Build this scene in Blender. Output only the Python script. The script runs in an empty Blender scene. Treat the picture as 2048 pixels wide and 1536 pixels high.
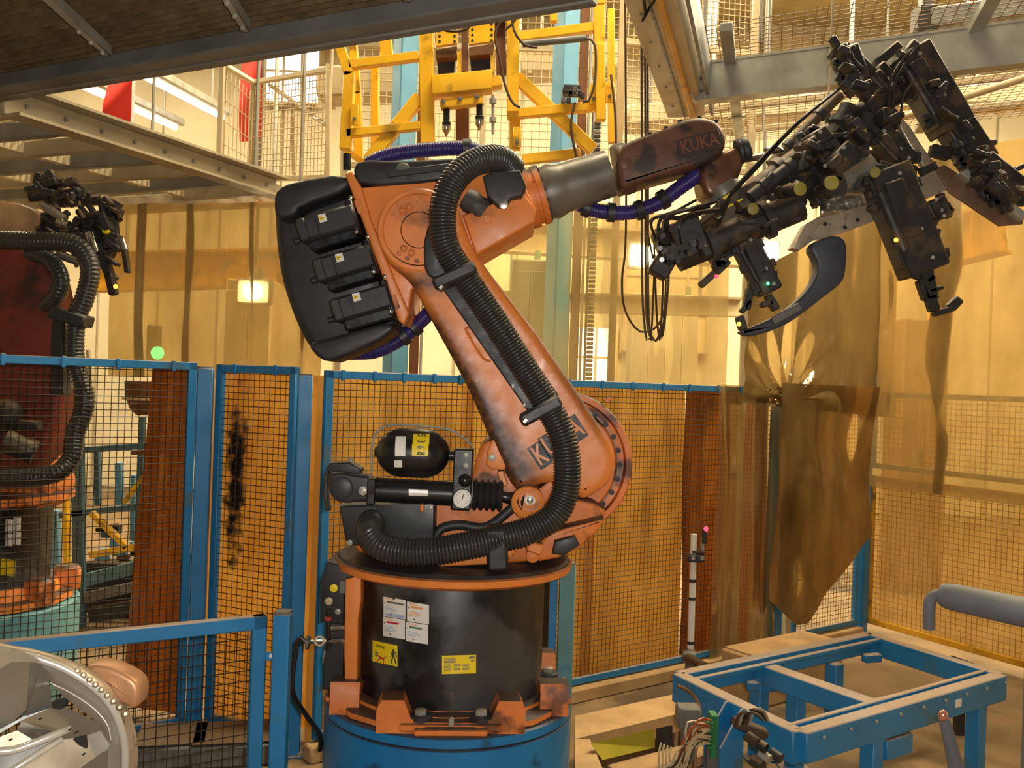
import bpy, bmesh, math, random
from mathutils import Vector, Matrix, noise as mnoise
random.seed(7)
# ------------------------------------------------------------------ camera / measurement frame
F = 1900.0                      # focal length in pixels of the 2048 x 1536 frame
H = 2.06                        # eye height
ROLL = math.radians(2.0)
CR, SR = math.cos(ROLL), math.sin(ROLL)
scn = bpy.context.scene
col = scn.collection
cam_d = bpy.data.cameras.new('camera')
cam_d.sensor_fit = 'HORIZONTAL'; cam_d.sensor_width = 36.0
cam_d.lens = 36.0 * F / 2048.0
cam_d.clip_start = 0.05; cam_d.clip_end = 200
cam = bpy.data.objects.new('camera', cam_d); col.objects.link(cam)
cam.matrix_world = Matrix.Translation((0, 0, H)) @ Matrix.Rotation(math.pi/2, 4, 'X') @ Matrix.Rotation(ROLL, 4, 'Z')
scn.camera = cam
scn.view_settings.view_transform = 'Standard'
scn.view_settings.look = 'None'
scn.view_settings.gamma = 1.0
scn.view_settings.use_curve_mapping = False
scn.view_settings.exposure = 0.0
# world: dim warm light of the rest of the hall (behind the camera)
wd = bpy.data.worlds.new('hall_ambience'); scn.world = wd; wd.use_nodes = True
wd.node_tree.nodes['Background'].inputs[0].default_value = (1.0, 0.86, 0.66, 1)
wd.node_tree.nodes['Background'].inputs[1].default_value = 0.13
# the camera's own flash, beside the lens
fl = bpy.data.lights.new('camera_flash', 'POINT'); fl.energy = 310; fl.shadow_soft_size = 0.025; fl.color = (1.0, 0.96, 0.90)
flo = bpy.data.objects.new('camera_flash', fl); flo.location = (0.07, -0.02, H + 0.05); col.objects.link(flo)

def area(name, loc, size, energy, color, rot=(0, 0, 0)):
    l = bpy.data.lights.new(name, 'AREA'); l.shape = 'RECTANGLE'; l.size, l.size_y = size
    l.energy = energy; l.color = color
    o = bpy.data.objects.new(name, l); o.location = loc; o.rotation_euler = rot; col.objects.link(o)
    return o
WARM = (1.0, 0.86, 0.58)
# fluorescent rows under the hall roof (their housings are built further down at the same places)
LAMPS = [(-4.5, 8.6), (-1.4, 10.7), (2.2, 10.7), (5.6, 9.6), (-6.6, 12.6), (0.6, 12.9), (4.4, 12.2), (7.6, 11.6), (3.1, 7.1), (0.75, 5.0), (6.0, 6.4)]  # the lamp nearest the robot is added to brighten the yellow frame
for lx, ly in LAMPS:
    area('hall_light', (lx, ly, 7.55), (2.6, 0.5), 340, WARM)

# ------------------------------------------------------------------ helpers
def V(*a): return Vector(a)
def W(px, py, Y):
    """world point seen at photo pixel (px, py) at depth Y"""
    x = (px-1024)/F; y = -(py-768)/F
    return Vector(((x*CR - y*SR)*Y, Y, H + (x*SR + y*CR)*Y))
def GZ(px, py, z):
    d = W(px, py, 1.0) - Vector((0, 0, H))
    return Vector((0, 0, H)) + d*((z-H)/d.z)
def PXZ(pts, Y): return [(p.x, p.z) for p in (W(a, b, Y) for a, b in pts)]
def S(r, g, b):
    f = lambda c: (c/255/12.92) if c/255 <= 0.04045 else ((c/255+0.055)/1.055)**2.4
    return (f(r), f(g), f(b))
def chaikin(pts, n=2, closed=True):
    for _ in range(n):
        out = []
        m = len(pts)
        for i in range(m if closed else m-1):
            a, b = pts[i], pts[(i+1) % m]
            out.append((a[0]*.75+b[0]*.25, a[1]*.75+b[1]*.25)); out.append((a[0]*.25+b[0]*.75, a[1]*.25+b[1]*.75))
        if not closed: out = [pts[0]] + out + [pts[-1]]
        pts = out
    return pts
def crm(pts, step):
    """Catmull-Rom curve through pts, resampled evenly"""
    pts = [Vector(p) for p in pts]
    P = [pts[0]*2-pts[1]] + pts + [pts[-1]*2-pts[-2]]
    fine = []
    for i in range(1, len(P)-2):
        a, b, c, d = P[i-1], P[i], P[i+1], P[i+2]
        for k in range(16):
            t = k/16
            fine.append(0.5*((2*b) + (c-a)*t + (2*a-5*b+4*c-d)*t*t + (3*b-a-3*c+d)*t**3))
    fine.append(P[-2])
    L = [0]
    for i in range(1, len(fine)): L.append(L[-1] + (fine[i]-fine[i-1]).length)
    n = max(2, int(L[-1]/step)); out = []; j = 0
    for k in range(n+1):
        s = L[-1]*k/n
        while j < len(L)-2 and L[j+1] < s: j += 1
        t = 0 if L[j+1] == L[j] else (s-L[j])/(L[j+1]-L[j])
        out.append(fine[j].lerp(fine[j+1], t))
    return out
def frame_of(d, up=Vector((0, 0, 1))):
    d = d.normalized()
    s = d.cross(up)
    if s.length < 1e-5: s = d.cross(Vector((1, 0, 0)))
    s.normalize(); u = s.cross(d).normalized()
    return d, s, u

class MB:
    def __init__(self): self.v = []; self.f = []
    def add(self, vs, fs):
        o = len(self.v); self.v += [tuple(x) for x in vs]; self.f += [tuple(i+o for i in f) for f in fs]; return self
    def box(self, c, s, R=None, ch=0.0):
        c = Vector(c); hx, hy, hz = s[0]/2, s[1]/2, s[2]/2; h = (hx, hy, hz)
        ch = min(ch, 0.45*min(hx, hy, hz)*2*0.5)
        if ch <= 0:
            vs = [Vector((sx*hx, sy*hy, sz*hz)) for sx in (-1, 1) for sy in (-1, 1) for sz in (-1, 1)]
            fs = [(0, 1, 3, 2), (4, 6, 7, 5), (0, 4, 5, 1), (2, 3, 7, 6), (0, 2, 6, 4), (1, 5, 7, 3)]
        else:
            vs = []; idx = {}; fs = []
            for sx in (-1, 1):
                for sy in (-1, 1):
                    for sz in (-1, 1):
                        sg = (sx, sy, sz)
                        for ax in range(3):
                            p = [sg[k]*(h[k] if k == ax else h[k]-ch) for k in range(3)]
                            idx[sg, ax] = len(vs); vs.append(Vector(p))
                        t = (idx[sg, 0], idx[sg, 1], idx[sg, 2])
                        fs.append(t if sx*sy*sz > 0 else t[::-1])
            for ax in range(3):
                b, c2 = (ax+1) % 3, (ax+2) % 3
                for s0 in (-1, 1):
                    q = []
                    for sb, sc in ((-1, -1), (1, -1), (1, 1), (-1, 1)):
                        sg = [0]*3; sg[ax] = s0; sg[b] = sb; sg[c2] = sc; q.append(idx[tuple(sg), ax])
                    fs.append(tuple(q) if s0 > 0 else tuple(q[::-1]))
                for sb in (-1, 1):
                    for sc in (-1, 1):
                        a1 = [0]*3; a1[ax] = -1; a1[b] = sb; a1[c2] = sc
                        a2 = list(a1); a2[ax] = 1
                        a1, a2 = tuple(a1), tuple(a2)
                        q = (idx[a1, b], idx[a2, b], idx[a2, c2], idx[a1, c2])
                        fs.append(q if sb*sc > 0 else q[::-1])
        if R is not None: vs = [R @ x for x in vs]
        return self.add([c+x for x in vs], fs)
    def bar(self, p, q, w, h, up=Vector((0, 0, 1)), ch=0.0):
        p, q = Vector(p), Vector(q)
        d, s, u = frame_of(q-p, Vector(up))
        R = Matrix((s, d, u)).transposed()
        return self.box((p+q)/2, (w, (q-p).length, h), R, ch)
    def cyl(self, p, q, r, n=16, r2=None):
        return self.lathe(p, Vector(q)-Vector(p), [(0, r), ((Vector(q)-Vector(p)).length, r if r2 is None else r2)], n)
    def lathe(self, p, d, prof, n=24, a0=0, a1=2*math.pi):
        p = Vector(p); d, s, u = frame_of(Vector(d)); full = abs(a1-a0-2*math.pi) < 1e-6
        m = n if full else n+1; vs = []; fs = []
        for t, r in prof:
            for k in range(m):
                a = a0 + (a1-a0)*k/n
                vs.append(p + d*t + (s*math.cos(a) + u*math.sin(a))*r)
        for j in range(len(prof)-1):
            for k in range(n):
                k2 = (k+1) % m
                fs.append((j*m+k, j*m+k2, (j+1)*m+k2, (j+1)*m+k))
        if full:
            if prof[0][1] > 1e-6: fs.append(tuple(range(m))[::-1])
            if prof[-1][1] > 1e-6: fs.append(tuple(range((len(prof)-1)*m, len(prof)*m)))
        return self.add(vs, fs)
    def ringlathe(self, p, d, prof, n=32, a0=0, a1=2*math.pi):
        """closed profile turned round the axis"""
        p = Vector(p); d, s, u = frame_of(Vector(d)); full = abs(a1-a0-2*math.pi) < 1e-6
        m = n if full else n+1; L = len(prof); vs = []; fs = []
        for t, r in prof:
            for k in range(m):
                a = a0 + (a1-a0)*k/n
                vs.append(p + d*t + (s*math.cos(a) + u*math.sin(a))*r)
        for j in range(L):
            j2 = (j+1) % L
            for k in range(n):
                k2 = (k+1) % m
                fs.append((j*m+k, j*m+k2, j2*m+k2, j2*m+k))
        if not full:
            fs.append(tuple(j*m for j in range(L))); fs.append(tuple(j*m+n for j in range(L))[::-1])
        return self.add(vs, fs)
    def tube(self, pts, r, n=8, cap=True):
        pts = [Vector(p) for p in pts]; m = len(pts); rr = r if isinstance(r, (list, tuple)) else [r]*m
        vs = []; fs = []; u = None
        for i in range(m):
            t = (pts[min(i+1, m-1)]-pts[max(i-1, 0)]).normalized()
            if u is None: _, s, u = frame_of(t)
            else:
                u = (u - t*u.dot(t)).normalized(); s = t.cross(u)
            for k in range(n):
                a = 2*math.pi*k/n; vs.append(pts[i] + (s*math.cos(a)+u*math.sin(a))*rr[i])
        for i in range(m-1):
            for k in range(n):
                k2 = (k+1) % n; fs.append((i*n+k, i*n+k2, (i+1)*n+k2, (i+1)*n+k))
        if cap: fs.append(tuple(range(n))[::-1]); fs.append(tuple(range((m-1)*n, m*n)))
        return self.add(vs, fs)
    def rprism(self, poly, y0, y1, r=0.0, steps=3, back=True):
        """polygon in the XZ plane, front at y0, back at y1, rounded front (and back) edge"""
        A = sum(poly[i][0]*poly[(i+1) % len(poly)][1]-poly[(i+1) % len(poly)][0]*poly[i][1] for i in range(len(poly)))
        if A < 0: poly = poly[::-1]
        n = len(poly); nr = []
        for i in range(n):
            a, b, c = poly[i-1], poly[i], poly[(i+1) % n]
            e1 = Vector((b[0]-a[0], b[1]-a[1])); e2 = Vector((c[0]-b[0], c[1]-b[1]))
            if e1.length > 0: e1.normalize()
            if e2.length > 0: e2.normalize()
            m = Vector((e1.y+e2.y, -(e1.x+e2.x)))
            if m.length < 1e-6: m = Vector((e1.y, -e1.x))
            m.normalize(); k = max(0.5, m.x*e1.y - m.y*e1.x)
            nr.append(m/k)
        prof = []
        if r > 0:
            for k in range(steps+1):
                a = math.pi/2*k/steps; prof.append((y0 + r*(1-math.sin(a)), r*(1-math.cos(a))))
            prof = prof[::-1]
            if back: prof += [(y1 - (y-y0), ins) for y, ins in prof[::-1]]
            else: prof.append((y1, 0))
        else: prof = [(y0, 0), (y1, 0)]
        vs = []; fs = []
        for y, ins in prof:
            for i in range(n): vs.append((poly[i][0]-nr[i].x*ins, y, poly[i][1]-nr[i].y*ins))
        for j in range(len(prof)-1):
            for i in range(n):
                i2 = (i+1) % n; fs.append((j*n+i, j*n+i2, (j+1)*n+i2, (j+1)*n+i))
        fs.append(tuple(range(n))); fs.append(tuple(range((len(prof)-1)*n, len(prof)*n))[::-1])
        return self.add(vs, fs)
    def ell(self, c, rad, n=12):
        c = Vector(c); vs = []; fs = []; m = n//2
        for j in range(m+1):
            ph = math.pi*j/m
            for k in range(n):
                a = 2*math.pi*k/n
                vs.append(c + Vector((rad[0]*math.sin(ph)*math.cos(a), rad[1]*math.sin(ph)*math.sin(a), rad[2]*math.cos(ph))))
        for j in range(m):
            for k in range(n):
                k2 = (k+1) % n; fs.append((j*n+k, (j+1)*n+k, (j+1)*n+k2, j*n+k2))
        return self.add(vs, fs)
    def sheet(self, fn, nu, nv, th=0.0):
        """surface fn(u,v) with optional thickness along its normals"""
        P = [[Vector(fn(i/nu, j/nv)) for j in range(nv+1)] for i in range(nu+1)]
        def nrm(i, j):
            a = P[min(i+1, nu)][j]-P[max(i-1, 0)][j]; b = P[i][min(j+1, nv)]-P[i][max(j-1, 0)]
            c = a.cross(b); return c.normalized() if c.length > 1e-9 else Vector((0, 1, 0))
        vs = [P[i][j] for i in range(nu+1) for j in range(nv+1)]; k = nv+1; o = len(vs)
        fs = [(i*k+j, (i+1)*k+j, (i+1)*k+j+1, i*k+j+1) for i in range(nu) for j in range(nv)]
        if th:
            vs += [P[i][j]-nrm(i, j)*th for i in range(nu+1) for j in range(nv+1)]
            fs += [tuple(x+o for x in f[::-1]) for f in fs]
            edge = [i*k for i in range(nu+1)] + [nu*k+j for j in range(1, nv+1)] + [i*k+nv for i in range(nu-1, -1, -1)] + [j for j in range(nv-1, 0, -1)]
            for a in range(len(edge)):
                x, y = edge[a], edge[(a+1) % len(edge)]; fs.append((y, x, x+o, y+o))
        return self.add(vs, fs)
    def wires(self, o, du, dv, lu, lv, su, sv, r, off=None):
        """welded mesh: wires along du and dv from corner o"""
        o, du, dv = Vector(o), Vector(du).normalized(), Vector(dv).normalized()
        nn = du.cross(dv).normalized()
        def wire(p, q, nz):
            d = (q-p).normalized(); s = d.cross(nn).normalized()*r; t = nn*r
            self.add([p+s+nz, p+t+nz, p-s+nz, p-t+nz, q+s+nz, q+t+nz, q-s+nz, q-t+nz],
                     [(0, 1, 5, 4), (1, 2, 6, 5), (2, 3, 7, 6), (3, 0, 4, 7)])
        k = su
        while k < lu: wire(o+du*k, o+du*k+dv*lv, nn*0); k += su
        k = sv
        while k < lv: wire(o+dv*k, o+dv*k+du*lu, nn*r*1.6); k += sv
        return self

BASE = {}
def _mesh(name, mb, base, mat, ang=38):
    me = bpy.data.meshes.new(name)
    me.from_pydata([(x[0]-base[0], x[1]-base[1], x[2]-base[2]) for x in mb.v], [], mb.f)
    bm = bmesh.new(); bm.from_mesh(me); bmesh.ops.recalc_face_normals(bm, faces=bm.faces[:]); bm.to_mesh(me); bm.free()
    me.materials.append(mat)
    me.shade_smooth(); me.set_sharp_from_angle(angle=math.radians(ang)); me.update()
    return me
def tag(o, label=None, cat=None, group=None, kind=None):
    if label: o['label'] = label
    if cat: o['category'] = cat
    if group: o['group'] = group
    if kind: o['kind'] = kind
    return o
def thing(name, loc, label, cat, group=None):
    o = bpy.data.objects.new(name, None); o.empty_display_size = 0.1; o.location = loc; col.objects.link(o)
    BASE[o] = Vector(loc); return tag(o, label, cat, group)
def part(name, mb, mat, parent, label=None, kind=None, ang=38):
    b = BASE[parent]
    o = bpy.data.objects.new(name, _mesh(name, mb, b, mat, ang)); o.parent = parent; col.objects.link(o)
    BASE[o] = b
    return tag(o, label, None, None, kind)
def solo(name, mb, mat, label=None, cat=None, group=None, kind=None, ang=38):
    xs = [v[0] for v in mb.v]; ys = [v[1] for v in mb.v]; zs = [v[2] for v in mb.v]
    b = Vector(((min(xs)+max(xs))/2, (min(ys)+max(ys))/2, min(zs)))
    o = bpy.data.objects.new(name, _mesh(name, mb, b, mat, ang)); o.location = b; col.objects.link(o)
    BASE[o] = b
    return tag(o, label, cat, group, kind)
def B(): return MB()
def pbar(mb, a, b, wpx, Y, depth, Y2=None, ch=0.0):
    """bar between two photo points at depth Y (Y2), wpx wide in the picture, depth thick away from the viewer"""
    Y2 = Y if Y2 is None else Y2
    return mb.bar(W(a[0], a[1], Y), W(b[0], b[1], Y2), wpx/F*(Y+Y2)/2, depth, up=(0, 1, 0), ch=ch)
_txt = {}
def text(mb, s, size, M, ext=0.0008, sx=1.0):
    if s not in _txt:
        cu = bpy.data.curves.new('t', 'FONT'); cu.body = s; cu.size = 1; cu.extrude = 0.0; cu.offset = 0.018; cu.align_x = 'CENTER'; cu.align_y = 'CENTER'; cu.resolution_u = 2
        ob = bpy.data.objects.new('t', cu); me = ob.to_mesh()
        _txt[s] = ([tuple(v.co) for v in me.vertices], [tuple(p.vertices) for p in me.polygons])
        ob.to_mesh_clear(); bpy.data.objects.remove(ob); bpy.data.curves.remove(cu)
    vs, fs = _txt[s]
    return mb.add([M @ Vector((x*size*sx, y*size, z+ext)) for x, y, z in vs], fs)
def faceM(c, right, up):
    """matrix whose x runs right, y up, z towards the viewer side"""
    r = Vector(right).normalized(); u = Vector(up); u = (u - r*u.dot(r)).normalized(); n = r.cross(u)
    m = Matrix((r, u, n)).transposed().to_4x4(); m.translation = Vector(c); return m

# ------------------------------------------------------------------ materials
MATS = {}
def M(name, c, rough=.5, metal=0.0, var=.18, scale=7, soot=0.0, sscale=3.0, scol=(.012, .011, .010), dust=0.0, dcol=(.055, .045, .035), bump=0.0, spec=.5, attr=None, coat=0.0):
    m = bpy.data.materials.new(name); m.use_nodes = True; nt = m.node_tree; N = nt.nodes; L = nt.links
    bs = N['Principled BSDF']; bs.inputs['Roughness'].default_value = rough; bs.inputs['Metallic'].default_value = metal
    bs.inputs['Specular IOR Level'].default_value = spec; bs.inputs['Coat Weight'].default_value = coat
    tc = N.new('ShaderNodeTexCoord')
    def nz(s, d=5):
        n = N.new('ShaderNodeTexNoise'); n.inputs['Scale'].default_value = s; n.inputs['Detail'].default_value = d; L.new(tc.outputs['Object'], n.inputs['Vector']); return n.outputs['Fac']
    def mr(v, a, b, x=0, y=1):
        n = N.new('ShaderNodeMapRange'); n.inputs[1].default_value = a; n.inputs[2].default_value = b; n.inputs[3].default_value = x; n.inputs[4].default_value = y; L.new(v, n.inputs[0]); return n.outputs[0]
    def mix(f, a, b):
        n = N.new('ShaderNodeMix'); n.data_type = 'RGBA'
        if isinstance(f, float): n.inputs[0].default_value = f
        else: L.new(f, n.inputs[0])
        for sk, x in ((n.inputs[6], a), (n.inputs[7], b)):
            if isinstance(x, tuple): sk.default_value = (*x[:3], 1)
            else: L.new(x, sk)
        return n.outputs[2]
    def mul(a, b):
        n = N.new('ShaderNodeMath'); n.operation = 'MULTIPLY'; L.new(a, n.inputs[0])
        if isinstance(b, float): n.inputs[1].default_value = b
        else: L.new(b, n.inputs[1])
        return n.outputs[0]
    n1 = nz(scale, 6)
    cc = mix(mr(n1, .35, .68), tuple(x*(1-var) for x in c), tuple(min(1, x*(1+var*.6)) for x in c))
    if soot:
        cc = mix(mr(nz(sscale, 7), .63-.28*soot, .71-.28*soot, 0, min(1, .6+.5*soot)), cc, scol)
    if attr:
        at = N.new('ShaderNodeAttribute'); at.attribute_name = attr
        cc = mix(mr(mul(at.outputs['Fac'], mr(nz(30, 4), .2, .6, .75, 1.15)), 0.0, 1.0, 0, .93), cc, scol)
    if dust:
        g = N.new('ShaderNodeNewGeometry'); sp = N.new('ShaderNodeSeparateXYZ'); L.new(g.outputs['Normal'], sp.inputs[0])
        cc = mix(mul(mul(mr(sp.outputs['Z'], .4, .75), mr(nz(scale*.6, 4), .25, .5, .84, 1.0)), float(dust)), cc, dcol)
    L.new(cc, bs.inputs['Base Color'])
    rn = mr(nz(scale*2.3, 3), .3, .7, max(0, rough-.1), min(1, rough+.1)); L.new(rn, bs.inputs['Roughness'])
    if bump:
        b = N.new('ShaderNodeBump'); b.inputs['Strength'].default_value = bump; b.inputs['Distance'].default_value = .01
        L.new(nz(scale*4, 5), b.inputs['Height']); L.new(b.outputs[0], bs.inputs['Normal'])
    MATS[name] = m; return m
def plastic(name, tint, body, clear=.5, gloss=1.0, rough=.12, stain=None, sscale=1.2, thresh=.52, blot=None):
    """hanging PVC film: partly see-through, partly milky, glossy by Fresnel"""
    m = bpy.data.materials.new(name); m.use_nodes = True; nt = m.node_tree; N = nt.nodes; L = nt.links
    for n in list(N):
        if n.type == 'BSDF_PRINCIPLED': N.remove(n)
    out = [n for n in N if n.type == 'OUTPUT_MATERIAL'][0]
    tc = N.new('ShaderNodeTexCoord')
    tr = N.new('ShaderNodeBsdfTransparent'); tr.inputs[0].default_value = (*tint, 1)
    tl = N.new('ShaderNodeBsdfTranslucent'); df = N.new('ShaderNodeBsdfDiffuse')
    no = N.new('ShaderNodeTexNoise'); no.inputs['Scale'].default_value = sscale; no.inputs['Detail'].default_value = 6
    mp = N.new('ShaderNodeMapping'); mp.inputs['Scale'].default_value = (1.6, 1.6, .55); L.new(tc.outputs['Object'], mp.inputs[0]); L.new(mp.outputs[0], no.inputs['Vector'])
    rp = N.new('ShaderNodeMapRange'); rp.inputs[1].default_value = thresh; rp.inputs[2].default_value = thresh+.16; L.new(no.outputs['Fac'], rp.inputs[0])
    mx = N.new('ShaderNodeMix'); mx.data_type = 'RGBA'; L.new(rp.outputs[0], mx.inputs[0])
    mx.inputs[6].default_value = (*body, 1); mx.inputs[7].default_value = (*(stain or tuple(x*.6 for x in body)), 1)
    L.new(mx.outputs[2], tl.inputs[0]); L.new(mx.outputs[2], df.inputs[0])
    m1 = N.new('ShaderNodeMixShader'); m1.inputs[0].default_value = .3; L.new(tl.outputs[0], m1.inputs[1]); L.new(df.outputs[0], m1.inputs[2])
    m2 = N.new('ShaderNodeMixShader'); L.new(m1.outputs[0], m2.inputs[1]); L.new(tr.outputs[0], m2.inputs[2])
    n2 = N.new('ShaderNodeTexNoise'); n2.inputs['Scale'].default_value = sscale*2.2; n2.inputs['Detail'].default_value = 4; L.new(mp.outputs[0], n2.inputs['Vector'])
    r2 = N.new('ShaderNodeMapRange'); r2.inputs[1].default_value = .3; r2.inputs[2].default_value = .7; r2.inputs[3].default_value = max(0, clear-.15); r2.inputs[4].default_value = min(1, clear+.15)
    L.new(n2.outputs['Fac'], r2.inputs[0]); L.new(r2.outputs[0], m2.inputs[0])
    if blot:                                  # soot blown onto the film: one long ragged stain
        sb = N.new('ShaderNodeVectorMath'); sb.operation = 'SUBTRACT'; sb.inputs[1].default_value = (blot[0], 0, blot[1]); L.new(tc.outputs['Object'], sb.inputs[0])
        sc = N.new('ShaderNodeVectorMath'); sc.operation = 'MULTIPLY'; sc.inputs[1].default_value = (1/blot[2], 0, 1/blot[3]); L.new(sb.outputs[0], sc.inputs[0])
        ln = N.new('ShaderNodeVectorMath'); ln.operation = 'LENGTH'; L.new(sc.outputs[0], ln.inputs[0])
        n3 = N.new('ShaderNodeTexNoise'); n3.inputs['Scale'].default_value = 14; n3.inputs['Detail'].default_value = 6; L.new(tc.outputs['Object'], n3.inputs['Vector'])
        ad = N.new('ShaderNodeMath'); ad.operation = 'MULTIPLY_ADD'; ad.inputs[1].default_value = 2.2; L.new(n3.outputs['Fac'], ad.inputs[0]); L.new(ln.outputs['Value'], ad.inputs[2])
        mb_ = N.new('ShaderNodeMapRange'); mb_.inputs[1].default_value = 1.55; mb_.inputs[2].default_value = 2.1; mb_.inputs[3].default_value = 1; mb_.inputs[4].default_value = 0; L.new(ad.outputs[0], mb_.inputs[0])
        m4 = N.new('ShaderNodeMix'); m4.data_type = 'RGBA'; m4.inputs[7].default_value = (*S(58, 40, 36), 1); L.new(mb_.outputs[0], m4.inputs[0]); L.new(mx.outputs[2], m4.inputs[6])
        L.new(m4.outputs[2], tl.inputs[0]); L.new(m4.outputs[2], df.inputs[0])
        iv = N.new('ShaderNodeMapRange'); iv.inputs[3].default_value = 1; iv.inputs[4].default_value = .1; L.new(mb_.outputs[0], iv.inputs[0])
        ml = N.new('ShaderNodeMath'); ml.operation = 'MULTIPLY'; L.new(iv.outputs[0], ml.inputs[0]); L.new(r2.outputs[0], ml.inputs[1]); L.new(ml.outputs[0], m2.inputs[0])
    gl = N.new('ShaderNodeBsdfGlossy'); gl.inputs['Roughness'].default_value = rough
    fr = N.new('ShaderNodeFresnel'); fr.inputs[0].default_value = 1.45
    mg = N.new('ShaderNodeMath'); mg.operation = 'MULTIPLY'; mg.inputs[1].default_value = gloss; L.new(fr.outputs[0], mg.inputs[0])
    m3 = N.new('ShaderNodeMixShader'); L.new(mg.outputs[0], m3.inputs[0]); L.new(m2.outputs[0], m3.inputs[1]); L.new(gl.outputs[0], m3.inputs[2])
    L.new(m3.outputs[0], out.inputs[0]); MATS[name] = m; return m
def emit(name, c, s):
    m = bpy.data.materials.new(name); m.use_nodes = True; b = m.node_tree.nodes['Principled BSDF']
    b.inputs['Base Color'].default_value = (*c, 1); b.inputs['Emission Color'].default_value = (*c, 1); b.inputs['Emission Strength'].default_value = s
    MATS[name] = m; return m

ORANGE = M('robot_orange_paint', S(232, 136, 62), .42, var=.10, scale=5, soot=.10, sscale=2.2, dust=.92, dcol=(.030, .027, .025), bump=.05)
ORANGE_DIRTY = M('sooty_orange_casting', S(224, 126, 56), .5, var=.15, scale=6, soot=.34, sscale=5.5, dust=.95, dcol=(.030, .027, .025), bump=.1)
ARM_OR = M('link_arm_orange_with_soot', S(234, 138, 64), .42, var=.08, scale=5, attr='soot', dust=.5, dcol=(.03, .027, .025), scol=(.022, .017, .014), bump=.05)
WRIST_OR = M('burnt_orange_wrist_paint', S(96, 62, 44), .5, var=.35, scale=7, soot=.4, sscale=9, dust=.75, dcol=(.13, .085, .05), bump=.15)
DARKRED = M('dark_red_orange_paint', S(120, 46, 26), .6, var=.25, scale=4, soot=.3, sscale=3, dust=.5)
BLACK = M('satin_black_paint', (.012, .012, .013), .32, var=.3, scale=9, dust=.5, dcol=(.04, .036, .032))
BLACKM = M('matte_black_plastic', (.026, .026, .027), .5, var=.3, scale=6, dust=.5, dcol=(.035, .032, .03), bump=.05)
DRUM = M('drum_black_sheet_worn_grey', (.010, .010, .011), .35, var=.25, scale=6, soot=.55, sscale=3.0, scol=(.055, .055, .053))
HOSE = M('black_corrugated_hose', (.040, .040, .038), .32, var=.25, scale=14, dust=.45, dcol=(.05, .045, .04))
PURPLE = M('violet_blue_hose', S(52, 42, 110), .35, var=.2, scale=12, dust=.5, dcol=(.09, .07, .06))
GREYC = M('grey_worn_casting', S(116, 112, 102), .38, metal=.25, var=.3, scale=6, soot=.22, sscale=4, dust=.5, dcol=(.12, .09, .06))
BLUE = M('blue_fence_paint', S(36, 124, 180), .45, var=.14, scale=3, soot=.10, sscale=5, scol=S(78, 98, 96), dust=.85, dcol=S(160, 130, 94))
BLUEP = M('blue_pedestal_paint', S(22, 118, 178), .38, var=.12, scale=4, soot=.04, sscale=9, dust=.9, dcol=(.04, .035, .032))
BLUEC = M('pale_blue_column_paint', S(96, 156, 190), .5, var=.12, scale=3, soot=.1, sscale=3, scol=S(120, 130, 130))
TEAL = M('faded_teal_paint', S(92, 140, 140), .5, var=.15, scale=4, soot=.2, sscale=6, scol=S(50, 110, 150), dust=.7, dcol=S(170, 140, 100))
YEL = M('yellow_frame_paint', S(252, 190, 28), .45, var=.14, scale=4, soot=.10, sscale=5, scol=S(110, 80, 24), dust=.45, dcol=S(120, 90, 40))
YELG = M('yellow_gate_paint', S(214, 156, 36), .5, var=.2, scale=5, soot=.25, sscale=6, scol=S(90, 66, 24))
WIRE = M('dark_mesh_wire', S(52, 38, 24), .6, metal=.2, var=.2)
WIREG = M('pale_mesh_wire', S(206, 184, 142), .5, var=.2)
GALV = M('galvanised_steel', S(164, 162, 150), .45, metal=.25, var=.2, scale=5, dust=.4, dcol=S(170, 140, 96))
DSTEEL = M('dark_dusty_steel', S(112, 110, 104), .5, metal=.2, var=.25, scale=3, dust=.3)
BEIGE = M('beige_painted_steel', S(196, 178, 140), .5, var=.15, scale=3, dust=.3, dcol=S(150, 120, 80))
GRATE = M('dusty_brown_grating', S(104, 86, 56), .7, var=.35, scale=9, dust=.3)
CONC = M('dusty_concrete', S(186, 150, 102), .9, var=.22, scale=5, bump=.2)
FLOOR = M('dusty_floor', S(132, 106, 72), .85, var=.3, scale=2, soot=.2, sscale=1.5, scol=S(70, 56, 40), bump=.1)
CHROME = M('bright_metal', S(210, 205, 196), .22, metal=1.0, var=.1)
SILVER = M('pressed_sheet_steel', S(176, 176, 170), .30, metal=.85, var=.15, scale=4, dust=.25, dcol=S(190, 160, 110))
SHEET = M('dusty_pressed_steel', S(176, 160, 136), .38, metal=.45, var=.2, scale=6, soot=.06, sscale=20)
TOOL = M('sooty_black_tooling', (.020, .018, .016), .55, var=.4, scale=10, soot=.42, sscale=7, scol=S(78, 62, 46), dust=.9, dcol=S(122, 98, 72), bump=.1)
TOOLG = M('dark_grey_tooling', S(52, 52, 54), .5, metal=.1, var=.3, scale=8, dust=.85, dcol=S(124, 102, 76))
CABLE = M('brown_cable', S(74, 54, 36), .6, var=.2)
BLKCAB = M('black_cable', (.012, .012, .012), .35, var=.2)
WHITE = M('white_label_film', S(232, 228, 220), .5, var=.06)
YLAB = M('yellow_label_film', S(244, 214, 30), .45, var=.08)
INKK = M('black_print', (.014, .013, .012), .6)
INKR = M('red_print', S(190, 50, 60), .6)
INKO = M('orange_print', S(236, 160, 70), .6)
INKG = M('green_print', S(90, 130, 100), .6)
INKB = M('pale_blue_print', S(168, 184, 214), .6)
INKY = M('grey_print', S(110, 110, 108), .6)
REDB = M('red_banner_cloth', S(214, 44, 20), .7, var=.12, scale=2)
RUST = M('rust_brown_steel', S(110, 66, 24), .6, var=.25, scale=4)
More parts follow.
